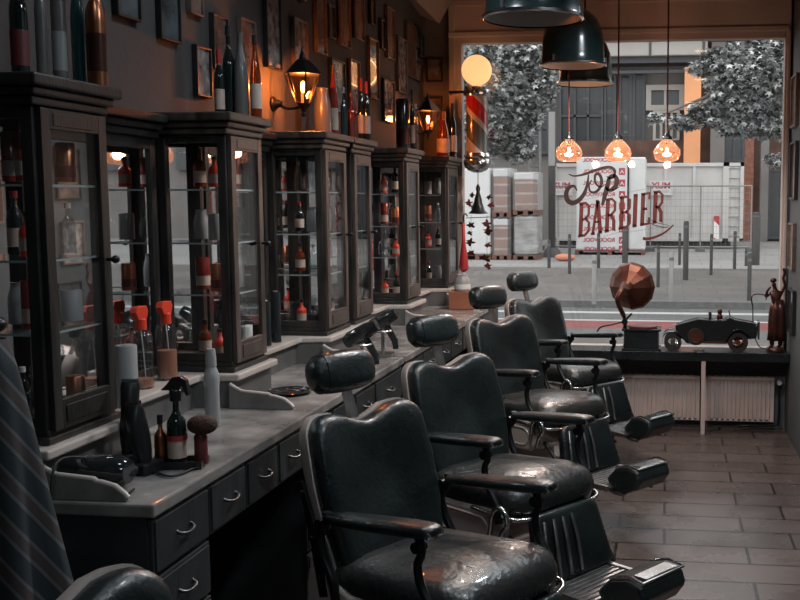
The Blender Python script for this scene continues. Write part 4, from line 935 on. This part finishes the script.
# BARBIER in condensed slab letters: unit box strokes (u right, v up)
GL = {'B': [([(0, 0), (.62, 0), (.95, .12), (.95, .38), (.62, .5), (.25, .5)], 1), ([(.62, .5), (.9, .62), (.9, .88), (.6, 1), (0, 1)], 1), ([(.22, 0), (.22, 1)], 1.5)],
      'A': [([(.16, 0), (.48, 1)], 1), ([(.52, 1), (.84, 0)], 1.5), ([(.28, .35), (.72, .35)], .8), ([(0, 0), (.34, 0)], 1), ([(.64, 0), (1, 0)], 1), ([(.32, 1), (.62, 1)], 1)],
      'R': [([(0, 1), (.6, 1), (.92, .88), (.92, .62), (.6, .5), (.25, .5)], 1), ([(.22, 0), (.22, 1)], 1.5), ([(.55, .5), (.85, .3), (.88, .0), (1.05, 0)], 1.3), ([(0, 0), (.42, 0)], 1)],
      'I': [([(.5, 0), (.5, 1)], 1.6), ([(.15, 0), (.85, 0)], 1), ([(.15, 1), (.85, 1)], 1)],
      'E': [([(.22, 0), (.22, 1)], 1.5), ([(0, 0), (.92, 0), (.92, .2)], 1), ([(0, 1), (.88, 1), (.88, .8)], 1), ([(.25, .5), (.7, .5)], 1)]}
word = 'BARBIER'
xs = [(578, 589), (591, 602), (604.5, 615), (618.5, 630), (631.5, 637.5), (640, 649.5), (652.5, 662)]
def base(x): return 236.5+(x-578)*(221-236.5)/84
def topy(x): return 204+(x-578)*(191-204)/84
for chx, (x0, x1) in zip(word, xs):
    b = MB()
    for pts, w in GL[chx]:
        P = []
        for u, v in pts:
            x = x0+(x1-x0)*u; yb = base(x); yt = topy(x); P.append((x+v*1.2, yb+(yt-yb)*v))
        stroke(b, P, 2.7*w, 0.0)
    b.build('letter', lm, wl)
b = MB(); p = sm2(z5([(464, 492), (490, 494), (535, 482), (580, 458), (618, 424)]), 5); k = len(p); stroke(b, p, [3.4-2.0*i/(k-1) for i in range(k)]); b.build('razor_handle', lm, wl)
b = MB(); stroke(b, z5([(478, 402), (520, 425), (560, 436), (600, 440)]), [.6, .8, .8, .4]); stroke(b, z5([(500, 400), (540, 415), (600, 428)]), [.5, .6, .3]); b.build('razor_blade', lk, wl)
b = MB()
for a, c, n in (((160, 302), (240, 284), 9), ((385, 262), (500, 240), 13), ((270, 482), (340, 462), 9), ((385, 462), (590, 430), 22)):
    for i in range(n):
        x = a[0]+(c[0]-a[0])*i/(n-1); y = a[1]+(c[1]-a[1])*i/(n-1); q0 = ony(550+x/5, 140+y/5, YL)-o0
        b.cbox(q0, (.005, .0005, .005))
b.build('dotted_lines', lk, wl)

# ------------------------------------------------------------------ outside: ground
M['paving'] = bricks('grey paving', (.118, .108, .102), (.100, .093, .088), (0.083, 0.077, 0.074), .6, .6, .012, rough=.75, bump=.3, rvar=.05, off=.5, dirt=.25, nscale=.5, spec=.2)
M['pavefar'] = bricks('pale paving', (0.231, 0.226, 0.220), (0.209, 0.204, 0.201), (0.154, 0.149, 0.146), .9, .9, .015, rough=.8, bump=.2, rvar=.05, off=.5, dirt=.2, nscale=.3, spec=.2)
M['asphalt'] = mat('asphalt', (0.094, 0.094, 0.094), .85, var=.12, scale=2, bump=.2, bscale=60, spec=.2)
M['redlane'] = mat('red cycle lane', (0.165, 0.055, 0.052), .85, var=.15, scale=3, spec=.2)
M['kerb'] = mat('kerb stone', (0.110, 0.110, 0.107), .8, var=.15, spec=.2)
M['roadline'] = mat('road marking', (0.319, 0.308, 0.297), .8, var=.1, scale=6)
ygr = {y: onz(640, y, 0).y for y in (344, 329, 322, 316, 313.5, 311, 306, 301, 262)}
def ground(name, y0, y1, m_, z=0, h=.2): return struct(name, MB().box((-30, y0, z-h), (55, y1, z)), m_)
Y1 = onz(640, 329, -.1).y; Y2 = onz(640, 321.5, -.1).y; Y3 = onz(640, 308, -.1).y
ground('footpath', YW+.14, Y1-1.4, M['paving'], -.02)
ground('road_near', Y1-1.4, Y1, M['asphalt'], -.1)
ground('cycle_lane', Y1, Y2, M['redlane'], -.1)
ground('road', Y2, Y3, M['asphalt'], -.1)
struct('road_line', MB().box((-30, onz(640, 314, -.1).y, -.1), (55, onz(640, 312.3, -.1).y, -.094)), M['roadline'])
struct('road_edge_line', MB().box((-30, Y2, -.1), (55, Y2+.12, -.094)), M['roadline'])
struct('kerb', MB().box((-30, Y3, -.2), (55, Y3+.3, .01)), M['kerb'])
YF = onz(640, 268, 0).y
ground('pavement', Y3+.3, YF, M['paving'], 0)
ground('plaza', YF, 60, M['pavefar'], 0)
# bollards
bl = [(414, 244, 286, 3.2, 'd'), (549, 240, 268, 3.4, 'd'), (569.5, 234, 274, 3.2, 'd'), (594, 255, 304, 4.5, 'l'), (598.5, 233, 268, 3.4, 'd'), (625, 226, 263, 6, 'd'), (658, 245, 287, 3.4, 'd'), (671, 252, 302, 4.5, 'l'), (679.5, 233, 265, 2.8, 'd'), (685.5, 221, 280, 5.5, 'd'), (711, 234, 275, 3.2, 'd'), (734.5, 231, 269, 3.2, 'd'), (749, 253, 301, 4.2, 'd'), (755.5, 212, 265, 8, 'd'), (746, 250, 266, 3, 'd')]
bw = ['slim dark bollard at the far left, above the third headrest', 'slim dark bollard in front of the wrapped pallets', 'slim dark bollard just left of the lettered pack', 'pale post at the kerb left of the gramophone horn', 'dark bollard in front of the lettered pack', 'thick bollard right of the lettered pack', 'slim dark bollard right above the gramophone horn', 'pale post at the kerb right of the gramophone horn', 'thin bollard in front of the container middle', 'tall thick bollard at the container middle', 'slim dark bollard below the hazard stripes', 'slim dark bollard at the container right end', 'dark post at the kerb, rightmost near one', 'broad tall post right of the container', 'short stub post beside the broad tall post']
M['bollard'] = mat('bollard grey', (.035, .032, .031), .6, .1, var=.15); M['bollard_pale'] = mat('bollard pale', (.20, .195, .19), .45, .2)
for (x, yt, yb, w, k), l in zip(bl, bw):
    u = onz(x, yb, 0.001); s_ = (onz(x+1, yb, 0)-onz(x, yb, 0)).x
    h = ony(x, yt, u.y).z; r_ = w*s_/2
    t = thing('bollard', l, 'bollard', u, group='bollards on the pavement')
    b = MB(); b.lathe([(0, 0), (r_, 0), (r_, h-.03), (r_*.7, h), (0, h)], seg=16); b.build('post', M['bollard_pale' if k == 'l' else 'bollard'], t, smooth=True)
    if h > .4: MB().lathe([(r_*1.02, h-.14), (r_*1.05, h-.14), (r_*1.05, h-.09), (r_*1.02, h-.09)], seg=16, cap=False).build('reflector_band', M['kerb'], t)
# container
uc = onz(560, 248, 0); YCn = uc.y
def X_at(px, Y): return ony(px, 230, Y).x
x0, x1 = X_at(553, YCn), X_at(743, YCn); zt = ony(650, 163, YCn).z
M['cont'] = mat('container pale grey', (.44, .42, .405), .55, var=.1, scale=1.2, spec=.3)
M['contdark'] = mat('container underframe', (.05, .045, .045), .7)
t = thing('shipping_container', 'large pale grey steel container standing behind the lettered pack', 'container', (x0, YCn, 0))
L_ = x1-x0; zb = ony(650, 241, YCn).z
b = MB(); b.box((0, .1, zb), (L_-.7, 2.6, zt-.1)); b.build('box_body', M['cont'], t)
b = MB(); b.box((0, 0.0, zt-.12), (L_, .12, zt)); b.box((0, 0, zb), (L_, .1, zb+.1)); b.box((L_-.7, 0, zb), (L_-.5, 2.6, zt)); b.box((L_-.12, 0, zb), (L_, 2.6, zt)); b.box((0, 0, zb), (.12, .12, zt))
n = 5
for i in range(1, n+1): xx = (L_-.7)*i/(n+1); b.box((xx-.05, .02, zb), (xx+.05, .1, zt-.1))
b.box((L_-.5, .10, zb), (L_-.12, .15, zt-.05)); b.build('ribs', M['cont'], t)
b = MB(); b.box((.2, .2, 0.001), (L_-.4, 2.4, zb)); b.build('underframe', M['contdark'], t)
b = MB()
for i in range(8): zz = zb+.2+i*.33; b.box((L_-.5, .03, zz), (L_-.12, .06, zz+.04))
b.build('ladder', M['cont'], t)
hz = stripes('hazard stripes', (.40, .02, .02), (.7, .68, .66), .55, 'DIAGONAL', .5)
hx0, hx1 = X_at(714, YCn)-x0, X_at(719, YCn)-x0
MB().box((hx0, -.012, ony(715, 239, YCn).z), (hx1, 0.095, ony(715, 216, YCn).z)).build('hazard_panel', hz, t)
# small signs with mirrored red letters
def text_mesh(s_, size, mirror, name, mt, par, loc, ext=.003, sx=1.0):
    cu = bpy.data.curves.new(name, 'FONT'); cu.body = s_; cu.size = size; cu.extrude = ext; cu.offset = size*.025; cu.align_x = 'CENTER'; cu.align_y = 'CENTER'
    tmp = bpy.data.objects.new('tmp', cu); C.objects.link(tmp); dg = bpy.context.evaluated_depsgraph_get(); dg.update()
    me = bpy.data.meshes.new_from_object(tmp.evaluated_get(dg)); bpy.data.objects.remove(tmp)
    mx = Matrix.Rotation(PI/2, 4, 'X') @ Matrix.Diagonal(((-sx if mirror else sx), 1, 1, 1)); me.transform(mx)
    if mirror: me.flip_normals()
    me.materials.clear(); me.materials.append(mt); me.name = name
    o = bpy.data.objects.new(name, me); C.objects.link(o); o.parent = par; o.location = loc; return o
M['printred'] = mat('red print', (.34, .03, .05), .6); M['wrapwhite'] = mat('white wrap film', (.50, .50, .495), .35, var=.06, scale=3, bump=.5, bscale=5, spec=.4)
for px, l in ((561, 'sign'), (661, 'sign')):
    c = ony(px, 188, YCn-.1); hw = .40; hh_ = .25
    MB().box((c.x-x0-hw, -.03, c.z-hh_), (c.x-x0+hw, .019, c.z+hh_)).build('sign_board', M['wrapwhite'], t)
    text_mesh('MUX', .30, True, 'sign_text', M['printred'], t, (c.x-x0, -.034, c.z+.08))
    b = MB(); b.box((c.x-x0-.3, -.034, c.z-.13), (c.x-x0+.28, -.031, c.z-.09)); b.build('sign_small_print', M['cream'], t)
# wrapped packs
YP = onz(610, 255, 0).y
def pack(x0p, x1p, ytop, ybot, Yb, depth, label, mt, pallet=True, name='wrapped_pallet', group='film wrapped pallets outside'):
    a = X_at(x0p, Yb); c = X_at(x1p, Yb); z1 = ony(x0p, ytop, Yb).z; z0 = max(0.002, ony(x0p, ybot, Yb).z)
    t = thing(name, label, 'pallet', (a, Yb, z0), group=group); w = c-a; h = z1-z0; k = .14 if pallet else 0
    if pallet:
        b = MB(); b.box((0, 0, .11), (w, depth, .14))
        for i in range(3): b.box((i*(w-.12)/2, 0, 0), (i*(w-.12)/2+.12, depth, .11))
        b.build('pallet_base', M['palletwood'], t)
    return t, w, h, k
M['palletwood'] = mat('pallet wood', (0.110, 0.055, 0.041), .8, var=.3)
M['brickbrown'] = bricks('stacked brown boards', (.24, .12, .09), (.17, .09, .07), (.34, .28, .25), 3.0, .30, .03, rough=.7, bump=.2, axes=(0, 2), dirt=.3)
M['bagwhite'] = mat('silver bags', (0.275, 0.270, 0.264), .4, var=.5, scale=3, col2=(0.341, 0.336, 0.330), bump=.8, bscale=4, stretch=(0.550, 0.550, 2.200))
M['film'] = glassy('stretch film', (.94, .94, .94), ior=1.25, rough=.3)
film_n = M['film'].node_tree.nodes; film_l = M['film'].node_tree.links; film_o = [n for n in film_n if n.type == 'OUTPUT_MATERIAL'][0]; film_s = film_o.inputs[0].links[0].from_socket
film_m = film_n.new('ShaderNodeMixShader'); film_m.inputs[0].default_value = .12; film_d = film_n.new('ShaderNodeBsdfDiffuse'); film_d.inputs['Color'].default_value = (.6, .6, .6, 1)
film_l.new(film_s, film_m.inputs[1]); film_l.new(film_d.outputs[0], film_m.inputs[2]); film_l.new(film_m.outputs[0], film_o.inputs[0])
t, w, h, k = pack(575, 645, 157, 255, YP, 1.6, 'tall white wrapped insulation pack with mirrored red lettering', None, True, 'insulation_pack', None)
MB().box((0.03, 0.0, k), (w*.74, 1.6, h)).build('front_pack', M['wrapwhite'], t, bevel=.05)
MB().box((w*.76, 0.25, k), (w, 1.6, h*1.0)).build('side_pack', M['wrapwhite'], t, bevel=.05)
rows = [160, 171.5, 183, 194.5, 206, 217.5, 229, 240, 249]
for y in rows:
    c = ony(599, y, YP-.01); c2 = ony(622, y, YP-.01)
    wd = .30 if y < 235 else .30
    text_mesh('ROCKWOOL', .165, True, 'pack_text', M['printred'], t, (c.x-(X_at(575, YP)), -.006, c.z-t.location.z), .002, 1.0)
    if y > 165:
        q0 = Vector((c2.x-X_at(575, YP), -.006, c.z-t.location.z)); lo = MB(); lo.cbox(q0, (.19, .006, .21)); lg = lo.build('arrow_logo', M['printred'], t)
        b = MB(); b.prism([(-.07, -.06), (0, .05), (.07, -.06), (.035, -.06), (0, -.005), (-.035, -.06)], -.006, -.003, 'y', Matrix.Translation(q0)); b.build('arrow', M['wrapwhite'], lg)
YQ = onz(500, 260, 0).y
for x0p, x1p, yt, yb, l, mt in ((463, 491, 168, 262, 'tall white wrapped pallet at the far left behind the mobile', 'wrapwhite'), (492, 511, 218, 261, 'lower wrapped pallet of brown boards, left pair', 'brickbrown'), (492, 511, 168, 217, 'upper wrapped pallet of brown boards, left pair', 'brickbrown'),
                              (513, 538, 216, 260, 'lower pallet of silver bags, right pair', 'bagwhite'), (513, 538, 172, 215, 'upper wrapped pallet of brown boards, right pair', 'brickbrown')):
    t, w, h, k = pack(x0p, x1p, yt, yb, YQ, 1.2, l, None)
    if mt == 'brickbrown':
        MB().box((.05, .05, k), (w*.8, 1.15, h*.82)).build('goods', M[mt], t); MB().box((.03, .03, h*.82), (w*.82, 1.17, h*.98)).build('cover_sheet', M['wrapwhite'], t, bevel=.03)
        MB().box((0, 0, k), (w*.99, 1.2, h)).build('film', M['film'], t)
    else: MB().box((.02, .02, k), (w*.98, 1.18, h)).build('goods', M[mt], t, bevel=.06)
# scaffold mast
u = ony(535, 220, 33.5); t = thing('lattice_mast', 'pale lattice mast standing between left tree and grey post', 'mast', (u.x, 33.5, .002)); sx = .17; hz_ = ony(535, 47, 33.5).z
b = MB()
for x in (-sx, sx):
    for y in (-sx, sx): b.cyl((x, y, 0), (x, y, hz_), .025, seg=6)
z = .3
while z < hz_-.5:
    for y in (-sx, sx): b.cyl((-sx, y, z), (sx, y, z), .018, seg=5); b.cyl((-sx, y, z), (sx, y, z+.5), .014, seg=5)
    z += .5
b.build('lattice', M['bollard_pale'], t)
MB().box((-.3, -.3, 0), (.3, .3, .15)).build('base_block', M['kerb'], t)
# street lamp post
u = onz(552, 257, 0)
t = thing('lamp_post', 'tall grey post with pale upper box standing left of the container', 'post', u)
s_ = (onz(551, 258, 0)-onz(550, 258, 0)).x; r_ = 3.4*s_; h = ony(550, 112, u.y).z; hm = ony(550, 166, u.y).z
MB().box((-r_, -r_, .0), (r_, r_, hm)).build('shaft', M['bollard'], t, bevel=.01)
MB().box((-r_*.95, -r_*.95, hm), (r_*.95, r_*.95, h)).build('upper_box', M['bollard_pale'], t, bevel=.01)
MB().lathe([(0, 0), (.30, 0), (.28, .12), (.16, .28), (0, .28)], seg=18).build('foot', M['contdark'], t, smooth=True)
u = onz(565, 261, 0.002); b = MB(); b.ell((0, 0, .1), (.28, .18, .10), 2.5); o = tag(b.build('sandbag', M['orange'], smooth=2), 'orange sandbag lying on the paving beside the grey post', 'sandbag'); o.location = u
o.data.materials[0] = mat('orange bag', (.45, .17, .10), .7)
# mesh fence
YE = onz(600, 251, 0).y
t = thing('mesh_fence', 'temporary wire mesh fence panels in front of the container', 'fence', (X_at(552, YE), YE, .002))
a = 0; xw = X_at(751, YE)-X_at(552, YE); zt_ = ony(700, 186, YE).z; b = MB()
n = 4
for i in range(n+1): b.cyl((xw*i/n, 0, 0), (xw*i/n, 0, zt_), .025, seg=8)
b.cyl((0, 0, zt_), (xw, 0, zt_), .025, seg=6); b.cyl((0, 0, .15), (xw, 0, .15), .025, seg=6); b.build('tube_frame', M['bollard_pale'], t)
b = MB()
for i in range(44): xx = xw*(i+.5)/44; b.box((xx-.003, -.003, .15), (xx+.003, .003, zt_))
for j in range(9): zz = .15+(zt_-.15)*j/9; b.box((0, -.004, zz-.004), (xw, .004, zz+.004))
b.build('wire_mesh', M['bollard_pale'], t)
for i in range(n+1): MB().box((xw*i/n-.15, -.3, 0), (xw*i/n+.15, .3, .12)).build('foot_block', M['kerb'], t)

# ------------------------------------------------------------------ outside: buildings
YB = 42.0
def wz(y): return ony(640, y, YB).z
def wx(x): return ony(x, 200, YB).x
M['conc'] = mat('concrete', (0.149, 0.138, 0.132), .8, var=.12, scale=.6, spec=.2); M['concpale'] = mat('pale concrete band', (0.330, 0.308, 0.286), .8, var=.08, scale=.5, spec=.2)
M['brownpanel'] = mat('brown panel', (.10, .055, .042), .7, var=.3, scale=1.5, spec=.2); M['orangepanel'] = mat('orange panel', (.62, .27, .12), .6, var=.1, scale=1)
M['darkwin'] = mat('dark window', (.02, .024, .027), .30, var=.4, scale=.6); M['winframe'] = mat('window frame steel', (.035, .037, .04), .5); M['palewall'] = mat('pale render', (.15, .14, .132), .8, var=.1, scale=.5, spec=.2)
t = thing('office_building', 'modern building behind the container with pale upper band and dark glazing', 'building', (0, YB, 0))
MB().box((-30, .8, 0), (50, 9, 16)).build('wall', M['palewall'], t)
b = MB(); b.box((-30, -.6, wz(58)), (wx(705), .8, wz(39))); b.build('upper_band', M['concpale'], t, bevel=.05)
b = MB()
for px in (470, 512, 560, 602, 649, 701): b.box((wx(px)-.05, -.63, wz(58)), (wx(px)+.05, -.58, wz(39)))
b.box((-30, -.3, wz(64)), (wx(705), .8, wz(58))); b.box((-30, -.2, wz(74)), (wx(690), .0, wz(71))); b.build('band_joints', M['winframe'], t)
MB().box((-30, -.9, wz(39)), (50, .8, 16)).build('top_storey', M['conc'], t)
MB().box((wx(683), -.7, 0), (wx(699), .4, wz(70))).build('orange_column', M['orangepanel'], t)
def win(xa, xb, ya, yb_, mats='darkwin', nx=2, ny=1, fr=.12, dy=.5, frm='winframe'):
    b = MB(); X0, X1, Z0, Z1 = wx(xa), wx(xb), wz(yb_), wz(ya)
    b.box((X0-fr, dy, Z0-fr), (X1+fr, .82, Z0)); b.box((X0-fr, dy, Z1), (X1+fr, .82, Z1+fr)); b.box((X0-fr, dy, Z0), (X0, .82, Z1)); b.box((X1, dy, Z0), (X1+fr, .82, Z1))
    for i in range(1, nx): xx = X0+(X1-X0)*i/nx; b.box((xx-.05, dy+.03, Z0), (xx+.05, .82, Z1))
    for i in range(1, ny): zz = Z0+(Z1-Z0)*i/ny; b.box((X0, dy+.03, zz-.05), (X1, .82, zz+.05))
    f = b.build('window', M[frm], t); MB().box((X0, .7, Z0), (X1, .81, Z1)).build('pane', M[mats], f)
win(650, 678, 89, 104, nx=2, fr=.22, frm='concpale'); win(560, 600, 78, 150, nx=3, ny=2); win(605, 612, 74, 165, nx=1); win(620, 628, 74, 165, nx=1); win(634, 641, 72, 160, nx=1); win(500, 545, 78, 150, nx=2, ny=3)
win(655, 676, 112, 138, nx=4, mats='palewall', frm='concpale'); win(440, 490, 80, 150, nx=2, ny=2); win(560, 640, 45, 46, nx=1)
b = MB(); b.box((wx(560), .3, 0), (wx(683), .8, wz(140))); b.build('lower_panels', M['brownpanel'], t)
b = MB(); b.box((wx(699), .1, 0), (wx(792), .8, wz(45))); b.build('right_facade', M['brownpanel'], t)
MB().box((wx(792), .1, 0), (50, .8, wz(45))).build('grey_facade', M['conc'], t)
for xa, xb in ((709, 723), (759, 767), (800, 810), (850, 862)): MB().box((wx(xa), -.5, 0), (wx(xb), .5, wz(45))).build('concrete_column', M['conc'], t)
for xa, xb, ya, yb_, nx in ((725, 741, 130, 160, 2), (770, 786, 172, 236, 1), (727, 755, 60, 125, 2), (770, 798, 60, 125, 2), (814, 846, 60, 125, 2), (814, 846, 140, 236, 3), (868, 930, 60, 125, 3), (868, 930, 140, 236, 4)):
    b = MB(); X0, X1, Z0, Z1 = wx(xa), wx(xb), wz(yb_), wz(ya); fr = .1
    b.box((X0-fr, -.1, Z0-fr), (X1+fr, .12, Z0)); b.box((X0-fr, -.1, Z1), (X1+fr, .12, Z1+fr)); b.box((X0-fr, -.1, Z0), (X0, .12, Z1)); b.box((X1, -.1, Z0), (X1+fr, .12, Z1))
    for i in range(1, nx): xx = X0+(X1-X0)*i/nx; b.box((xx-.06, -.06, Z0), (xx+.06, .12, Z1))
    f = b.build('window', M['winframe'], t); MB().box((X0, .03, Z0), (X1, .11, Z1)).build('pane', M['darkwin'], f)
MB().box((wx(742), -.05, .02), (wx(753), .12, wz(128))).build('door', mat('wood door', (.20, .07, .04), .6, var=.3), t)
for i in range(6): MB().box((wx(940)+i*4.5, -.2, 3+0), (wx(940)+i*4.5+2.4, .12, 6.5)).build('window', M['darkwin'], t)

# ------------------------------------------------------------------ trees
lf = [mat('leaf grey green %d' % i, c, .55, var=.3, scale=3, spec=.4) for i, c in enumerate([(.18, .19, .185), (.38, .39, .38), (.05, .057, .055)])]
bark = mat('bark', (.12, .10, .09), .9, var=.4, scale=8, bump=.8, bscale=20)
def leafy(name, blobs, n, size, parent, seed):
    rnd = random.Random(seed); b = MB()
    tot = sum(r[3]*r[4]*r[5] for r in blobs)**1
    star = []
    for k in range(10):
        a = 2*PI*k/10; star.append(((1.0 if k % 2 == 0 else .42)*_c(a), (1.0 if k % 2 == 0 else .42)*_s(a)))
    for cx, cy, cz, rx, ry, rz in blobs:
        m_ = int(n*(rx*ry*rz)/tot)
        for _ in range(m_):
            while True:
                v = Vector((rnd.uniform(-1, 1), rnd.uniform(-1, 1), rnd.uniform(-1, 1)))
                if .2 < v.length < 1: break
            v = v*(.55+.45*rnd.random()); p = Vector((cx+v.x*rx, cy+v.y*ry, cz+v.z*rz))
            e = Matrix.Rotation(rnd.uniform(0, 6.3), 3, 'Z') @ Matrix.Rotation(rnd.uniform(-1.1, 1.1), 3, 'X') @ Matrix.Rotation(rnd.uniform(0, 6.3), 3, 'Z')
            s_ = size*rnd.uniform(.7, 1.25); b.mi = rnd.choice((0, 0, 1, 1, 2))
            b.poly([p+e @ Vector((x*s_, y*s_, -.25*s_*(x*x+y*y))) for x, y in star])
    return b.build(name, lf, parent)
def tree(label, base_, trunk, blobs, n, size, seed):
    t = thing('broadleaf_tree', label, 'tree', (0, 0, 0), group='street trees')
    b = MB(); b.tube(trunk, [.16]+[.12]*(len(trunk)-2)+[.05], 10)
    top = Vector(trunk[-2])
    for q in blobs: b.tube(curve_pts([top, (top+Vector(q[:3]))/2+Vector((0, 0, .15)), q[:3]], 3), [.05, .05, .045, .04, .03, .02, .01], 6)
    b.build('trunk', bark, t, smooth=True); leafy('foliage', blobs, n, size, t, seed)
def B(px, py, Y, rx, rz, ry=None): q = ony(px, py, Y); s_ = (ony(px+1, py, Y)-q).x; return (q.x, Y, q.z, rx*s_, (ry or (rx+rz)/2)*s_, rz*s_)
tb = onz(497, 262, 0)
tree('leafy grey green tree left in the window, behind the barber pole', None, [(ony(474, 200, 31).x, 31, 0), (ony(474, 200, 31).x, 31, 2.2), (ony(480, 120, 31).x, 31, 4), (ony(495, 80, 31).x, 31, 6.5)],
     [B(500, 75, 31, 34, 30), B(520, 110, 31, 28, 30), B(490, 130, 31, 30, 30), B(515, 55, 31, 40, 18), B(478, 75, 31, 26, 36), B(520, 148, 31, 20, 20), B(545, 80, 31.5, 18, 34), B(505, 95, 31, 40, 40)], 14000, .125, 3)
tree('big leafy tree whose boughs hang in at the upper right of the window', None, [(3.9, 17, 0), (3.8, 17, 2), (3.6, 17, 4.2), (3.3, 17, 5.2)],
     [B(765, 70, 17, 40, 30), B(725, 60, 17, 30, 16), B(750, 100, 17, 44, 22), B(712, 112, 17, 30, 16), B(685, 122, 17, 22, 10), B(740, 128, 17, 30, 12), B(775, 125, 17, 28, 18), B(765, 45, 17, 40, 10), B(700, 68, 17, 16, 10), B(655, 118, 17, 12, 7), B(775, 160, 18, 14, 9), B(750, 80, 17, 50, 40)], 14000, .072, 5)
tree('tree standing farther right along the street', None, [(11.5, 21, 0), (11.5, 21, 2), (11.6, 21, 4), (11.5, 21, 5)], [(11.5, 21, 4.6, 2.2, 2, 1.8), (10.5, 21, 3.8, 1.4, 1.4, 1.1), (12.7, 21, 3.9, 1.5, 1.4, 1.2)], 2500, .12, 8)
tree('leafy tree beside the building entrance at right', None, [(5.6, 19, 0), (5.6, 19, 2), (5.7, 19, 4), (5.6, 19, 5)], [(5.8, 19, 4.2, 1.8, 2, 1.7), (6.8, 19, 3.6, 1.4, 1.4, 1.1)], 3500, .10, 18)
tree('last tree far to the right of the street', None, [(15, 26, 0), (15, 26, 2), (15.1, 26, 4), (15, 26, 5)], [(15, 26, 4.8, 2.6, 2, 2.0), (13.8, 26, 3.8, 1.6, 1.4, 1.3)], 1800, .15, 9)

# ------------------------------------------------------------------ light
w = bpy.data.worlds.new('sky'); sc.world = w; w.use_nodes = True; nt = w.node_tree; bg = nt.nodes['Background']
tc = nt.nodes.new('ShaderNodeTexCoord'); nz = nt.nodes.new('ShaderNodeTexNoise'); nz.inputs['Scale'].default_value = 2.5; nz.inputs['Detail'].default_value = 5
cr = nt.nodes.new('ShaderNodeValToRGB'); cr.color_ramp.elements[0].color = (.72, .78, .82, 1); cr.color_ramp.elements[1].color = (1.0, .99, .97, 1)
nt.links.new(tc.outputs['Generated'], nz.inputs['Vector']); nt.links.new(nz.outputs['Fac'], cr.inputs['Fac']); nt.links.new(cr.outputs['Color'], bg.inputs['Color'])
bg.inputs['Strength'].default_value = 2.8
def light(kind, name, loc, e, col, size=.1, rot=None, spot=None):
    l = bpy.data.lights.new(name, kind); l.energy = e; l.color = col
    if kind == 'AREA': l.size = size
    else: l.shadow_soft_size = size
    if spot: l.spot_size = R(spot); l.spot_blend = .4
    o = bpy.data.objects.new(name, l); C.objects.link(o); o.location = loc
    if rot: o.rotation_euler = rot
    return o
po = light('AREA', 'window_portal', (-.35, YW+.12, 1.67), 1, (1, 1, 1)); po.data.shape = 'RECTANGLE'; po.data.size = 2.3; po.data.size_y = 2.24; po.rotation_euler = (-PI/2, 0, 0); po.data.cycles.is_portal = True
OR = (1.0, .34, .09)
light('POINT', 'lantern_light', LA[0]+Vector((.0, 0, .005)), 30, OR, .02)
light('POINT', 'lantern_light', LA[1]+Vector((.0, 0, .005)), 12, OR, .02)
light('POINT', 'globe_light', (bp_.x, 7.14, bp_.z+.385), 24, (1, .45, .18), .11)
for q in D: light('SPOT', 'dome_fill', (q.x, q.y, q.z-.02), 50, (1, .86, .78), .05, (0, 0, 0), 150)  # added fill spots below the rims; the dome lamps themselves are unlit
for (x, y, z, lab) in ((XR, 3.1, 2.1, 'wall lantern on the right wall, out of the photo frame, nearer one'), (XR, 5.2, 2.15, 'wall lantern on the right wall, out of the photo frame, farther one')):
    pass
for q in light_at: light('POINT', 'pendant_glow', (q[0], q[1], q[2]-.0), 6, (1.0, .85, .74), .03)
# unseen ceiling lights added as fill, over the worktop and around the camera
for i, (x, y) in enumerate(((-.9, 1.7), (-.95, 3.3), (.3, -.4), (.35, 2.4), (.30, 4.7))):
    t = thing('fill_disc', 'small round fill light added in the ceiling over the salon aisle', 'fill light', (x, y, ZC), group='added ceiling fill lights')
    MB().lathe([(.0, -.004), (.05, -.004), (.055, -.006), (.06, 0), (0, 0)], seg=20).build('lens', M['fill_emit'], t)
    light('SPOT', 'fill_beam', (x, y, ZC-.03), (14, 42, 45, 95, 120)[i], (.84, .93, 1.0), .12, (0, 0, 0), 150)

# ------------------------------------------------------------------ render look
sc.view_settings.view_transform = 'Standard'; sc.view_settings.look = 'None'; sc.view_settings.gamma = 1; sc.view_settings.exposure = 0.0
sc.view_settings.use_curve_mapping = False
cy = sc.cycles; cy.max_bounces = 10; cy.transparent_max_bounces = 24; cy.diffuse_bounces = 4; cy.glossy_bounces = 6; cy.sample_clamp_indirect = 6; cy.caustics_reflective = False; cy.caustics_refractive = False
